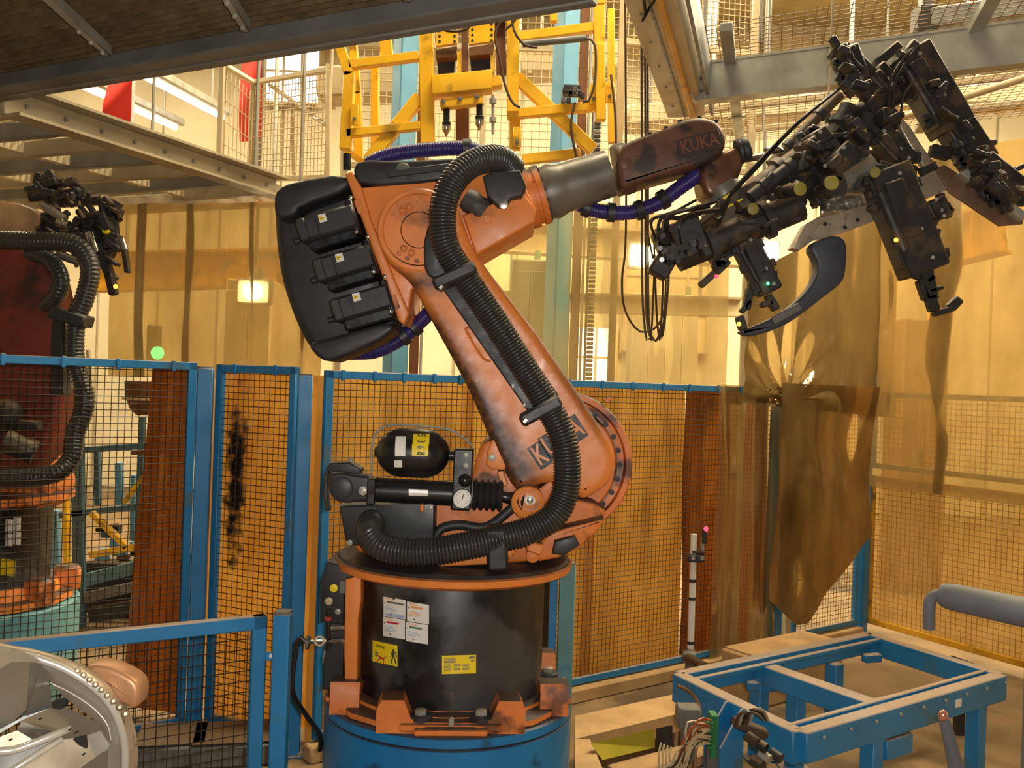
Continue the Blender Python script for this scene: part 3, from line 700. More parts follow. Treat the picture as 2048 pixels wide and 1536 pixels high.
part('cable_guide', B().tube(crm([W(x, y, YR-.26) for x, y in ((872, 1072), (885, 1056), (920, 1050), (960, 1056), (985, 1048), (1020, 1020), (1060, 985))], .02), .022, 10), BLACKM, rb)
part('column_bolt', B().lathe(W(1065, 1112, YR-.31), V(0, -1, 0), [(0, .028), (.012, .028), (.016, .016)], 10), ORANGE_DIRTY, rb)
part('limit_switch', B().bar(W(1055, 1088, YR-.36), W(1085, 1100, YR-.36), .05, .05, up=(0, 1, 0), ch=.008), ORANGE, rb)
part('gusset', B().rprism(PXZ([(862, 1118), (1000, 1095), (1035, 1062), (1050, 1085), (1010, 1128), (880, 1134)], YR-.34), YR-.34, YR-.1, .01), ORANGE, rb)
part('arrow_badge', B().rprism(PXZ([(951, 1109), (966, 1103), (968, 1118)], YR-.346), YR-.346, YR-.335), ORANGE_DIRTY, rb)
part('cable_box', B().rprism(PXZ([(678, 1012), (870, 1004), (868, 1085), (800, 1090), (700, 1092), (690, 1080)], YR-.32), YR-.32, YR-.05, .01), BLACKM, rb)
part('cover_plate', B().rprism(PXZ([(752, 1010), (868, 1008), (866, 1082), (760, 1078)], YR-.335), YR-.335, YR-.30, .004), M('scuffed_black_sheet', (.035, .035, .036), .4, var=.4, scale=5), rb)
for x, y in ((861, 1016), (700, 1085)): part('cover_screw', B().lathe(W(x, y, YR-.335), V(0, -1, 0), [(0, .012), (.006, .012), (.008, .006)], 10), GALV, rb)
part('dog_stop', pbox(840, 848, 1008, 1024, YR-.36, YR-.33), ORANGE, rb)
# tilt-axis flange with rim and bolts
fc = W(1120, 927, YR-.10); k = (YR-.10)/F
fg = part('axis_flange', B().lathe(fc+V(0, .14, 0), V(0, -1, 0), [(0, 146*k), (.12, 146*k), (.13, 143*k), (.13, 133*k), (.09, 130*k), (.085, 118*k), (.10, 112*k), (.10, .02)], 72), ORANGE_DIRTY, rb)
part('bolt_ring', B().ringlathe(fc+V(0, .06, 0), V(0, -1, 0), [(0, 129*k), (.006, 129*k), (.006, 114*k), (0, 114*k)], 72), GREYC, fg)
for i in range(26):
    a = i*2*math.pi/26
    c = fc + V(math.cos(a)*121*k, .05, math.sin(a)*121*k)
    part('ring_bolt', B().lathe(c, V(0, -1, 0), [(0, .013), (.012, .013), (.012, .008), (.008, .006)], 8), BLACKM, fg)
for x, y in ((1216, 800), (1240, 1005), (1180, 1062)): part('rim_lug', B().bar(W(x-6, y+4, YR-.05), W(x+5, y-5, YR-.05), .02, .05, up=(0, 1, 0), ch=.004), ORANGE_DIRTY, fg)
# small orange details at the column top
cg = part('stop_bracket', B().rprism(PXZ([(985, 878), (1000, 882), (1018, 915), (1010, 940), (985, 940), (972, 930), (975, 900)], YR-.26), YR-.26, YR-.15, .008), ORANGE, rb)
part('bracket_screw', B().lathe(W(984, 915, YR-.26), V(0, -1, 0), [(0, .016), (.006, .016), (.008, .01)], 12), GALV, cg)
part('bracket_arm', B().bar(W(1000, 940, YR-.22), W(1010, 972, YR-.22), .03, .05, up=(0, 1, 0), ch=.005), ORANGE, cg)
# --- link arm
YL = YR-.27
hub = (838, 460)
arm = [(756, 470), (757, 445), (766, 415), (783, 392), (808, 378), (838, 372), (868, 376), (893, 390), (915, 415), (930, 455), (945, 498), (1005, 578), (1067, 655), (1150, 775), (1195, 845), (1228, 893),
       (1232, 932), (1222, 965), (1198, 985), (1165, 1002), (1150, 985), (1125, 968), (1090, 966), (1050, 982), (1036, 985), (1018, 962), (990, 905), (944, 792), (905, 718), (866, 648), (841, 602), (818, 560), (780, 532), (760, 498)]
la_mb = B().rprism(chaikin(PXZ(arm, YL), 2), YL, YR+.02, .042, 5)
la = part('link_arm', la_mb, ARM_OR, rb, ang=60)
# soot blown along the two flanks of the arm (a stain, stored per point)
def soot_at(x, z):
    a, b = W(845, 460, YL), W(1126, 905, YL)
    d = V(b.x-a.x, 0, b.z-a.z); L = d.length; d /= L
    r = V(x-a.x, 0, z-a.z); t = r.dot(d)/L; s = r.x*(-d.z) + r.z*d.x     # signed distance across, + right/up
    s /= (YL/F)
    left = max(0, min(1, (-s-46)/34)); right = max(0, min(1, (s-66)/24))
    m = left*min(1, max(0, t-.14)*5)*.95 + right*.95*min(1, max(0, .75-abs(t-.62))*2.2)
    if t > .98: m *= max(0, 1-(t-.98)*7)
    e = math.hypot(x-W(838, 460, YL).x, z-W(838, 460, YL).z)/(YL/F)
    if 84 < e < 150 and t > .05: m = max(m, .9*max(0, 1-abs(e-106)/40)*max(0, min(1, (-s+30)/60)))
    return min(1, max(0, m))
def add_soot(o):
    me = o.data; at_ = me.attributes.new('soot', 'FLOAT', 'POINT')
    for i, v in enumerate(me.vertices): at_.data[i].value = soot_at(v.co.x+BASE[o].x, v.co.z+BASE[o].z)
# front face as a fine skin so the stain has points to live on
add_soot(la)
inner = chaikin(PXZ(arm, YL), 2)
from mathutils.geometry import intersect_point_line
def inside(x, z, P):
    c = False; n = len(P)
    for i in range(n):
        (x1, z1), (x2, z2) = P[i], P[(i+1) % n]
        if (z1 > z) != (z2 > z) and x < (x2-x1)*(z-z1)/(z2-z1)+x1: c = not c
    return c
import bmesh
def refine_front(o, step):
    """cut the flat front face of the arm into a grid so the stain can vary over it"""
    bm = bmesh.new(); bm.from_mesh(o.data)
    xs = [v.co.x for v in bm.verts]; zs = [v.co.z for v in bm.verts]
    x = min(xs)+step*.37
    while x < max(xs):
        bmesh.ops.bisect_plane(bm, geom=bm.verts[:]+bm.edges[:]+bm.faces[:], plane_co=(x, 0, 0), plane_no=(1, 0, 0)); x += step
    z = min(zs)+step*.41
    while z < max(zs):
        bmesh.ops.bisect_plane(bm, geom=bm.verts[:]+bm.edges[:]+bm.faces[:], plane_co=(0, 0, z), plane_no=(0, 0, 1)); z += step
    bm.to_mesh(o.data); bm.free(); o.data.update(); o.data.set_sharp_from_angle(angle=math.radians(60))
refine_front(la, .022)
o_at = la.data.attributes.get('soot')
if o_at: la.data.attributes.remove(o_at)
add_soot(la)
# hub disc with bolts
hc = W(*hub, YL); k = YL/F
hb = part('hub_disc', B().lathe(hc+V(0, .03, 0), V(0, -1, 0), [(0, 83*k), (.036, 83*k), (.042, 80*k), (.042, 73*k), (.034, 70*k), (.034, 37*k), (.030, 36.5*k), (.030, 35.5*k), (.034, 35*k), (.034, .002)], 64), ORANGE, rb)
for i in range(14):
    for side in (-1, 1):
        if i > 5: continue
        a = math.radians(90*side) + math.radians(18*(i-2.1))*1.0 + (0 if side < 0 else math.radians(8))
        c = hc + V(math.cos(a)*62*k, -.006, math.sin(a)*62*k)
        part('hub_bolt', B().lathe(c, V(0, -1, 0), [(0, .0115), (.008, .0115), (.008, .007), (.005, .006)], 10), ORANGE_DIRTY, hb)
for x, y in ((806, 423), (820, 416), (808, 498), (823, 506)):
    part('hub_pin', B().lathe(W(x, y, YL-.004), V(0, -1, 0), [(0, .017), (.008, .017), (.010, .012), (.018, .010), (.018, .004)], 12), ORANGE_DIRTY, hb)
# trim lines beside the hose
for pts in ([(995, 622), (1002, 628), (1034, 676), (1030, 690)], [(938, 655), (932, 660), (965, 715), (982, 722)]):
    part('rib_trim', B().tube(crm([W(x, y, YL-.002) for x, y in pts], .02), .007, 6), ORANGE_DIRTY, rb)
# black lettering blocks
ad = (W(1126, 905, YL)-W(838, 460, YL)).normalized(); au = Vector((-ad.z, 0, ad.x))      # along the arm, across it
def letter_block(cx, cy, ch, size):
    c = W(cx, cy, YL-.0005); m = faceM(c, au, -ad)
    f = part('letter_block', B().box(c, (size[0], .001, size[1]), Matrix((au, Vector((0, 1, 0)), -ad)).transposed()), M('block_grey_black', S(58, 54, 52), .5, var=.3, scale=30), rb)
    part('letter', text(B(), ch, .125, m @ Matrix.Translation((0, 0, .0006)), .001, .60), ARM_LET, f)
ARM_LET = M('orange_lettering', S(234, 138, 64), .45)
letter_block(1080, 911, 'K', (.064, .112)); letter_block(1101, 892, 'U', (.064, .112)); letter_block(1126, 873, 'K', (.064, .112)); letter_block(1151, 857, 'A', (.064, .112))
# --- arm housing (upper arm) with motors
YH = YR-.17
hp = [(692, 347), (704, 344), (722, 374), (800, 366), (880, 356), (960, 338), (1010, 350), (1050, 372), (1074, 418), (1070, 442), (1010, 478), (955, 510), (900, 545), (850, 560), (824, 580), (817, 628), (808, 650), (798, 640), (760, 540), (720, 430)]
ho = part('arm_housing', B().rprism(PXZ(hp, YH), YH, YR+.26, .012), ORANGE, rb)
part('motor_flange', B().rprism(PXZ([(690, 348), (703, 342), (724, 376), (742, 440), (790, 560), (818, 626), (808, 650), (797, 642)], YH-.03), YH-.03, YH+.1, .01), ORANGE, rb)
for cx, cy in ((719, 414), (791, 606)): part('badge', B().bar(W(cx-6, cy-14, YH-.034), W(cx+4, cy+12, YH-.034), .028, .006, up=(0, 1, 0), ch=.002), ORANGE_DIRTY, rb)
part('forearm_box', B().rprism(PXZ([(925, 430), (1045, 382), (1072, 418), (1070, 443), (1010, 478), (952, 510)], YH-.06), YH-.06, YR+.2, .012), ORANGE, rb)
part('square_boss', B().bar(W(968, 440, YH-.064), W(982, 436, YH-.064), .04, .008, up=(0, 1, 0), ch=.002), ORANGE, rb)
part('top_cover', B().rprism(chaikin(PXZ([(704, 345), (715, 318), (800, 322), (930, 314), (1000, 325), (985, 345), (880, 362), (722, 374)], YH-.02), 1), YH-.02, YR+.3, .015), BLACKM, rb)
part('cover_cap', B().ell(W(806, 340, YH-.02), (.034, .01, .034), 14), M('grey_green_cap', S(96, 100, 84), .5), rb)
part('flat_lead', B().bar(W(775, 349, YH-.03), W(900, 333, YH-.03), .03, .012, up=(0, 1, 0), ch=.004), BLACKM, rb)
part('upper_stud', B().tube([W(694, 308, YH), W(694, 340, YH)], .018, 8), BLACK, rb)
# guard shell
gs = chaikin([(546, 400), (552, 376), (585, 362), (690, 345), (712, 395), (748, 500), (800, 640), (790, 668), (718, 702), (668, 722), (640, 718), (612, 690), (583, 630), (560, 560), (548, 480)], 2)
sh = part('motor_guard', B().rprism(PXZ(gs, YR-.02), YR-.02, YR+.30, .05, 4), BLACKM, rb)
part('guard_top_lip', B().rprism(chaikin(PXZ([(546, 402), (553, 376), (585, 362), (690, 345), (705, 378), (600, 412), (590, 432), (550, 438)], YR-.18), 1), YR-.18, YR+.1, .02), BLACKM, sh)
part('guard_bottom_lip', B().rprism(chaikin(PXZ([(612, 688), (640, 720), (668, 724), (790, 668), (782, 640), (700, 664), (655, 676)], YR-.18), 1), YR-.18, YR+.1, .02), BLACKM, sh)
md = (W(718, 436, YH)-W(600, 470, YH)).normalized(); mu = Vector((-md.z, 0, md.x)); MR = Matrix((md, Vector((0, 1, 0)), mu)).transposed()
WARN = YLAB
for i in range(3):
    ox, oy = 34*i, 79*i
    def Q(x, y, yy): return W(x+ox, y+oy, yy)
    mo = part('axis_motor', B().box(Q(661, 450, YH-.02), (.255, .15, .105), MR, ch=.012), BLACKM, rb)
    part('gap_shade_block', B().box(Q(674, 478, YH+.03), (.23, .12, .07), MR, ch=.01), BLACK, mo)  # darker set-back block standing in for the shaded gap under each motor
    part('motor_flange_plate', B().box(Q(712, 440, YH), (.03, .17, .16), MR, ch=.006), BLACK, mo)
    part('end_cap', B().box(Q(612, 464, YH-.025), (.045, .15, .10), MR, ch=.008), BLACKM, mo)
    part('connector', B().cyl(Q(600, 480, YH-.03), Q(590, 483, YH-.03), .014, 10), BLACKM, mo)
    part('fin', B().box(Q(637, 458, YH-.097), (.004, .01, .10), MR), BLACK, mo)
    stc = Q(645, 436, YH-.0965)
    s_ = part('motor_sticker', B().box(stc, (.033, .001, .036), MR), WHITE, mo)
    for (bx, by) in ((702, 395), (713, 464)): part('flange_bolt', B().lathe(Q(bx, by, YH-.085), V(0, -1, 0), [(0, .009), (.012, .009), (.014, .005)], 8), CHROME, mo)
    tri = [stc+md*a+mu*b+V(0, -.0012, 0) for a, b in ((-.014, -.012), (.013, .0), (-.014, .012))]
    # the triangle is printed on the sticker: part of the motor so that it stays within three levels
    part('warning_triangle', B().add(tri+[p+V(0, .0006, 0) for p in tri], [(0, 2, 1), (3, 4, 5), (0, 1, 4, 3), (1, 2, 5, 4), (2, 0, 3, 5)]), YLAB, mo)
    fl_ = [stc+md*a+mu*b+V(0, -.0016, 0) for a, b in ((-.011, -.0015), (.004, -.0008), (.004, .0008), (-.011, .0015))]
    part('bolt_symbol', B().add(fl_, [(3, 2, 1, 0)]), INKK, mo)
# --- forearm tube and wrist
YF = YR+.04
p0, p1 = W(1062, 396, YF), W(1250, 337, YF); fd = (p1-p0).normalized(); k = YF/F
def along(t): return p0.lerp(p1, t)
fr_ = part('forearm_flange', B().lathe(along(0)-fd*.04, fd, [(0, 60*k), (.05, 61*k), (.052, 56*k), (.07, 56*k), (.072, 60*k), (.098, 60*k), (.10, 52*k)], 48), ORANGE_DIRTY, rb)
for i in range(14):
    a = i*2*math.pi/14; _, s_, u_ = frame_of(fd); c = along(0)+fd*.055+(s_*math.cos(a)+u_*math.sin(a))*54*k
    part('flange_screw', B().lathe(c, fd, [(0, .010), (.012, .010), (.013, .006)], 8), BLACKM, fr_)
part('forearm_tube', B().lathe(along(.12), fd, [(0, 50*k), (.05, 56*k), (.10, 50*k), (.13, 50*k), (.17, 49*k), (.33, 47*k)], 48), GREYC, rb)
part('tube_collar', B().lathe(along(.92), fd, [(0, 50*k), (.01, 52*k), (.05, 52*k), (.06, 49*k)], 48), WRIST_OR, rb)
wy = YR-.08
wb_ = part('wrist_housing', B().rprism(chaikin(PXZ([(1232, 300), (1262, 278), (1330, 256), (1372, 235), (1410, 232), (1440, 244), (1455, 275), (1448, 305), (1425, 325), (1330, 352), (1262, 372), (1240, 378)], wy), 2), wy, YR+.16, .03, 4), WRIST_OR, rb)
wd_ = (W(1436, 276, wy)-W(1365, 295, wy)).normalized(); wu = Vector((-wd_.z, 0, wd_.x))
part('name_plate', B().bar(W(1356, 299, wy-.001), W(1441, 276, wy-.001), .085, .004, up=(0, 1, 0), ch=.0015), M('dark_name_plate', S(60, 40, 30), .5, var=.3), wb_)
part('name_lettering', text(B(), 'KUKA', .082, faceM(W(1399, 287, wy-.006), wd_, wu), .001, .8), M('faded_red_letters', S(124, 68, 46), .6, var=.3), wb_)
for x, y in ((1300, 268), (1332, 256), (1360, 243), (1398, 235), (1432, 243)): part('rim_bolt', B().lathe(W(x, y+2, wy+.05), V(0, 0, 1), [(0, .012), (.010, .012)], 8), BLACKM, wb_)
q0, q1 = W(1452, 355, YR+.02), W(1483, 300, YR+.02)
part('wrist_joint', B().rprism(chaikin(PXZ([(1400, 322), (1450, 300), (1475, 290), (1490, 305), (1488, 335), (1468, 375), (1430, 398), (1405, 385)], YR-.05), 2), YR-.05, YR+.16, .03, 4), M('brown_worn_wrist', S(118, 80, 56), .36, metal=.35, var=.35, soot=.3, sscale=9), rb)
part('wrist_seal', B().lathe(W(1475, 305, YR-.03), W(1495, 298, YR-.03)-W(1475, 305, YR-.03), [(0, .055), (.012, .06), (.02, .052), (.03, .058), (.05, .056), (.055, .045)], 28), BLACKM, rb)
part('tool_flange', B().lathe(W(1440, 372, YR+.02), W(1452, 392, YR+.02)-W(1440, 372, YR+.02), [(0, .085), (.03, .09), (.05, .09), (.055, .08)], 32), GREYC, rb)
# --- balancing cylinder
YB = YR-.36; k = YB/F
cd = (W(905, 988, YB)-W(755, 981, YB)).normalized()
cy_ = part('balance_cylinder', B().lathe(W(750, 981, YB), cd, [(0, 23*k), (.365, 23*k)], 40), BLACK, rb)
cu_ = Vector((-cd.z, 0, cd.x)); RC = Matrix((cd, Vector((0, 1, 0)), cu_)).transposed()
part('cylinder_eye', B().rprism(chaikin(PXZ([(654, 965), (660, 945), (683, 944), (715, 950), (745, 952), (748, 1004), (715, 1004), (690, 1008), (664, 1000)], YB-.03), 2), YB-.03, YB+.08, .015), BLACKM, cy_)
part('eye_cap', B().lathe(W(683, 976, YB-.03), V(0, -1, 0), [(0, 23*k), (.012, 23*k), (.016, 20*k), (.016, .004)], 28), BLACKM, cy_)
part('collar', B().box(W(746, 981, YB), (17*k, .12, 52*k), RC, ch=.005), BLACK, cy_)
part('grease_nipple', B().lathe(W(727, 981, YB-.04), V(0, -1, 0), [(0, .02), (.012, .02), (.012, .010), (.03, .008)], 8), CHROME, cy_)
part('eye_bracket', B().rprism(PXZ([(652, 935), (662, 925), (700, 925), (722, 938), (718, 952), (660, 950)], YB+.02), YB+.02, YB+.12, .008), BLACKM, cy_)
part('bracket_nut', B().lathe(W(701, 926, YB+.06), ZUP, [(0, .012), (.022, .012)], 6), GALV, cy_)
part('guard_strip', B().rprism(PXZ([(649, 945), (656, 940), (653, 990), (658, 1022), (650, 1022), (645, 985)], YB+.04), YB+.04, YB+.1, .004), BLACKM, cy_)
part('tie_rod', B().tube([W(752, 958, YB-.02), W(908, 966, YB-.02)], .006, 8), BLACK, cy_)
part('silver_label', B().sheet(lambda u, v: W(820+38*u, 976+.6+1.5*u+14*(1-v)-1, YB) + V(0, -23*k*math.cos((v-.5)*.65)-.001, 0), 6, 6), M('bright_silver_label', S(235, 232, 226), .35, metal=.3, var=.05), cy_)
vb = part('valve_block', B().box(W(926, 957, YB-.01), (38*k, .11, 120*k), RC, ch=.006), BLACK, rb)
ga = part('pressure_gauge', B().lathe(W(925, 996, YB-.06), V(0, -1, 0), [(0, 19*k), (.022, 19*k), (.026, 18*k), (.026, 16.5*k), (.020, 16*k)], 32), CHROME, rb)
part('dial', B().lathe(W(925, 996, YB-.0605), V(0, -1, 0), [(.019, 16*k), (.020, 16*k), (.0205, .001)], 28), WHITE, ga)
part('needle', B().bar(W(924, 1000, YB-.083), W(928, 987, YB-.083), .0035, .001, up=(0, 1, 0)), INKK, ga)
for i in range(12):
    a = math.radians(-50+i*25); part('scale_mark', B().bar(W(925+11*math.cos(a), 996-11*math.sin(a), YB-.082), W(925+14*math.cos(a), 996-14*math.sin(a), YB-.082), .002, .0008, up=(0, 1, 0)), INKY, ga)
part('knob', B().ell(W(930, 961, YB-.075), (.028, .03, .028), 16), BLACK, vb)
for x, y in ((932, 910), (932, 931)): part('block_screw', B().lathe(W(x, y, YB-.065), V(0, -1, 0), [(0, .012), (.008, .012), (.010, .006)], 10), GALV, vb)
bl = [(0, .05)]; z = 0
for i in range(5): bl += [(z+.006, .062), (z+.014, .068), (z+.020, .060), (z+.0235, .050)]; z += .0265
part('bellows', B().lathe(W(945, 989, YB), cd, bl, 36), BLACKM, rb)
part('hose_band', B().lathe(W(943, 989, YB), cd, [(0, .053), (.01, .053)], 30), GALV, rb)
part('piston_rod', B().lathe(W(1001, 992, YB), W(1050, 1002, YB)-W(1001, 992, YB), [(0, .026), (.02, .022), (.05, .028), (.10, .055)], 24), BLACK, rb)
ey = part('rod_eye', B().lathe(W(1056, 1006, YB-.04), V(0, 1, 0), [(0, 28*k), (.008, 33*k), (.09, 33*k)], 36), ORANGE, rb)
part('eye_ring', B().ringlathe(W(1058, 1001, YB-.038), V(0, -1, 0), [(0, 21*k), (.010, 21*k), (.010, 15*k), (0, 15*k)], 28), ORANGE_DIRTY, ey)
part('eye_pin', B().lathe(W(1060, 1000, YB-.035), V(0, -1, 0), [(0, 10*k), (.012, 10*k), (.012, 6.5*k), (.02, 6*k), (.022, 3*k)], 20), CHROME, ey)
ac_p = []
for i in range(9): a = math.pi/2*i/8; ac_p.append((.112*(1-math.cos(a)), .112*math.sin(a)+.0005))
L_ = 147*k; ac_p = ac_p + [(L_-t, r) for t, r in ac_p[::-1]]
ap, aq = W(753, 903, YB), W(900, 909, YB)
acc = part('gas_accumulator', B().lathe(ap, aq-ap, [(t, r*.93) for t, r in ac_p], 48), BLACK, rb)
part('accumulator_neck', B().cyl(W(896, 911, YB), W(916, 912, YB), .022, 14), BLACK, acc)
part('accumulator_band', B().lathe(W(750, 903, YB), cd, [(0, .02), (.012, .028)], 14), BLACK, acc)
def on_acc(cx, cy, w, h, mat, nm, lift=.0015):
    def fn(u, v):
        x, y = cx+(u-.5)*w, cy-(v-.5)*h; p = W(x, y, YB); c = ap.lerp(aq, max(0, min(1, (p-ap).dot((aq-ap).normalized())/(aq-ap).length)))
        d = (p-c); d.y = 0; s = min(.99, d.length/.104); return p + V(0, -math.sqrt(1-s*s)*.104-lift, 0)
    return part(nm, B().sheet(fn, 4, 6), mat, acc)
on_acc(806, 890, 20, 38, WHITE, 'paper_sticker'); on_acc(802, 924, 15, 14, WHITE, 'round_sticker')
on_acc(846, 876, 32, 20, YLAB, 'number_sticker'); on_acc(845, 897, 32, 22, YLAB, 'number_sticker'); 
def fn_d(ch, x, y, m):
    p = W(x, y, YB); c = ap.lerp(aq, (p-ap).dot((aq-ap).normalized())/(aq-ap).length); d = p-c; d.y = 0; s = min(.98, d.length/.104)
    c2 = p+V(0, -math.sqrt(1-s*s)*.104-.006, 0)
    part('digit', text(B(), ch, .046, faceM(c2, V(0, -.0, -1), V(1, 0, 0)), .001, .6), m, acc)
for ch, y, m in (('5', 869, INKK), ('3', 880, INKK), ('6', 891, INKY), ('8', 903, INKK)): fn_d(ch, 846, y, m)
part('gas_line', B().tube(crm([W(743, 946, YB+.02), W(744, 890, YB+.02), W(756, 862, YB+.02), W(785, 850, YB+.02), W(850, 853, YB+.02), W(898, 859, YB+.02), W(930, 878, YB+.02), W(944, 892, YB+.02), W(945, 908, YB)], .012), .0055, 8), GALV, rb)
# --- ribbed hose
def ribbed(pts, r, pitch, depth=.10, n=16):
    path = crm(pts, pitch/4); rr = []
    for i in range(len(path)): rr.append(r*(1.0, 1.0+depth*.4, 1.0, 1.0-depth)[i % 4])
    return B().tube(path, rr, n)
hose = [(748, 1040, -.26), (742, 1050, -.36), (742, 1068, -.46), (762, 1092, -.50), (805, 1103, -.51), (870, 1102, -.51), (940, 1090, -.49), (995, 1078, -.47), (1050, 1064, -.45), (1100, 1038, -.43), (1126, 1000, -.41), (1135, 950, -.40), (1131, 895, -.39), (1117, 852, -.38), (1096, 812, -.37), (1040, 722, -.365), (985, 635, -.365), (920, 540, -.37), (892, 490, -.38), (885, 440, -.385), (893, 390, -.385), (918, 348, -.37), (956, 322, -.33), (1000, 318, -.26), (1028, 340, -.18)]
part('ribbed_hose', ribbed([W(x, y, YR+d) for x, y, d in hose], .0575, .0145), HOSE, rb, 'black corrugated cable hose', ang=80)
def clampat(a, b, Y, w, dep, mat=BLACKM):
    o = part('hose_clamp', B().bar(W(*a, Y), W(*b, Y), w, dep, up=(0, 1, 0), ch=.012), mat, rb); return o
c1 = clampat((870, 572), (952, 535), YR-.38, .055, .15)
c2 = clampat((1042, 842), (1120, 800), YR-.38, .055, .15)
c3 = clampat((992, 1052), (997, 1135), YR-.44, .085, .16)
for c, (x, y) in ((c1, (882, 575)), (c2, (1050, 842))): part('clamp_bolt', B().bar(W(x-3, y+4, YR-.45), W(x+4, y-5, YR-.45), .018, .03, up=(0, 1, 0), ch=.004), CHROME, c)
tr = part('hose_tray', B().bar(W(915, 560, YL-.02), W(1090, 812, YL-.02), .15, .03, up=(0, 1, 0), ch=.006), BLACKM, rb)
for x, y in ((1026, 772), (1049, 810)): part('tray_screw', B().ell(W(x, y, YL-.04), (.006, .004, .01), 8), WHITE, tr)
hs = part('hose_shadow_shape', B().rprism(chaikin(PXZ([(848, 520), (850, 470), (870, 430), (890, 450), (880, 520), (905, 560), (870, 560), (852, 548)], YL-.01), 1), YL-.04, YL+.0, .01), BLACKM, rb)  # black plate shaped like the flash shadow left of hose and clamp
part('hose_bracket', B().rprism(PXZ([(966, 352), (985, 342), (1040, 340), (1052, 372), (1044, 392), (1022, 396), (1012, 412), (996, 412), (975, 392)], YR-.30), YR-.30, YR-.08, .008), BLACKM, rb)
part('bracket_bolt', B().lathe(W(1007, 409, YR-.30), V(0, -1, 0), [(0, .02), (.012, .02), (.014, .01)], 10), CHROME, rb)
part('gaiter', B().lathe(W(930, 395, YR-.20), W(965, 420, YR-.20)-W(930, 395, YR-.20), [(0, .045), (.03, .055), (.06, .05), (.09, .055), (.11, .045)], 20), M('grey_gaiter', S(70, 68, 62), .6, var=.3, scale=20), rb)
# --- violet supply hose
def violet(pts, clamps, mat=PURPLE, r=.036):
    o = part('supply_hose', ribbed([W(x, y, YR+d) for x, y, d in pts], r, .012, .07, 12), mat, rb, 'violet supply hose', ang=80)
    for (x, y, x2, y2, d) in clamps: part('hose_ring', B().lathe(W(x, y, YR+d), W(x2, y2, YR+d)-W(x, y, YR+d), [(0, r*1.05), (.005, r*1.3), (.04, r*1.3), (.045, r*1.05)], 16), BLACKM, o)
violet([(735, 328, .22), (780, 310, .2), (850, 300, .18), (930, 297, .16), (980, 310, .1)], [(925, 297, 940, 297, .16)])
violet([(700, 706, .3), (750, 702, .24), (800, 678, .18), (850, 634, .12), (880, 600, .1)], [(800, 678, 815, 666, .17), (822, 660, 840, 643, .15)])
violet([(1150, 400, .12), (1170, 414, .12), (1210, 424, .10), (1265, 424, .08), (1320, 404, .06), (1360, 375, .04), (1410, 340, .03), (1430, 330, .03)], [(1213, 424, 1226, 425, .1), (1270, 423, 1283, 419, .08), (1318, 404, 1332, 396, .06), (1166, 412, 1180, 418, .12)])
# ================================================================== gripper tool on the robot wrist
YG = YR+.02
rg = random.Random(21)
gr = thing('gripper_tool', W(1470, 400, YG), 'sooty black multi-clamp gripper mounted on the robot wrist', 'gripper')
def seg(a, b, rpx, ya=0., yb=None, n=14):
    yb = ya if yb is None else yb
    p, q = W(a[0], a[1], YG+ya), W(b[0], b[1], YG+yb); return B().cyl(p, q, rpx/F*YG, n)
def blk(a, b, wpx, dep, y=0., y2=None, ch=.008):
    return pbar(B(), a, b, wpx, YG+y, dep, YG+(y if y2 is None else y2), ch)
def beam(name, a, b, rpx, ya, yb=None, mat=TOOL, collars=2, cap=None):
    o = part(name, seg(a, b, rpx, ya, yb), mat, gr); yb = ya if yb is None else yb
    p, q = W(a[0], a[1], YG+ya), W(b[0], b[1], YG+yb)
    for i in range(collars):
        t = (i+.6)/(collars+.2); c = p.lerp(q, t); d = (q-p).normalized()
        part('pipe_clamp', B().lathe(c-d*.02, d, [(0, rpx/F*YG*1.05), (.004, rpx/F*YG*1.28), (.036, rpx/F*YG*1.28), (.04, rpx/F*YG*1.05)], 14), TOOLG, o)
    if cap:
        part('end_cap', B().lathe(q if cap > 0 else p, (q-p) if cap > 0 else (p-q), [(0, rpx/F*YG*.98), (.006, rpx/F*YG*.95), (.008, rpx/F*YG*.8)], 18), M('dull_yellow_cap', S(150, 138, 60), .6, var=.3), o)
    return o
# main frame
beam('main_beam', (1352, 515), (1600, 412), 30, -.10, -.10, collars=2)
beam('main_beam', (1420, 452), (1705, 240), 27, .02, .06, collars=3)
beam('cross_beam', (1560, 420), (1650, 330), 24, -.05, .05)
beam('cross_beam', (1600, 330), (1790, 235), 24, .0, .0)
beam('cross_beam', (1690, 240), (1860, 160), 20, .05, .08)
beam('cross_beam', (1560, 385), (1600, 378), 13, -.12, -.30, collars=0, cap=1)
beam('cross_beam', (1490, 425), (1506, 418), 11, -.10, -.26, collars=0, cap=1)
beam('cross_beam', (1690, 300), (1718, 262), 15, -.05, -.2, collars=0, cap=1)
beam('cross_beam', (1640, 385), (1663, 366), 14, -.12, -.30, collars=0, cap=1)
beam('cross_beam', (1745, 355), (1750, 345), 10, -.10, -.28, collars=0, cap=1)
beam('strut', (1640, 400), (1760, 330), 20, -.02, -.02, collars=1)
beam('strut', (1760, 260), (1830, 380), 17, .0, -.02, TOOLG, 1)
beam('strut', (1700, 215), (1640, 330), 20, -.06, -.08)
beam('strut', (1740, 235), (1700, 330), 22, -.08, -.1, TOOLG)
beam('strut', (1500, 395), (1610, 310), 13, -.16, -.14, TOOLG, 2)
beam('strut', (1540, 330), (1680, 190), 11, .08, .10, M('brown_dusty_pipe', S(84, 66, 46), .6, dust=.6, dcol=S(120, 96, 66)), 2)
part('mount_plate', B().rprism(PXZ([(1385, 455), (1440, 400), (1510, 360), (1540, 395), (1500, 440), (1420, 500)], YG-.06), YG-.06, YG-.01, .006), M('dusty_mount_plate', S(92, 78, 58), .6, var=.3, soot=.3, sscale=9), gr)
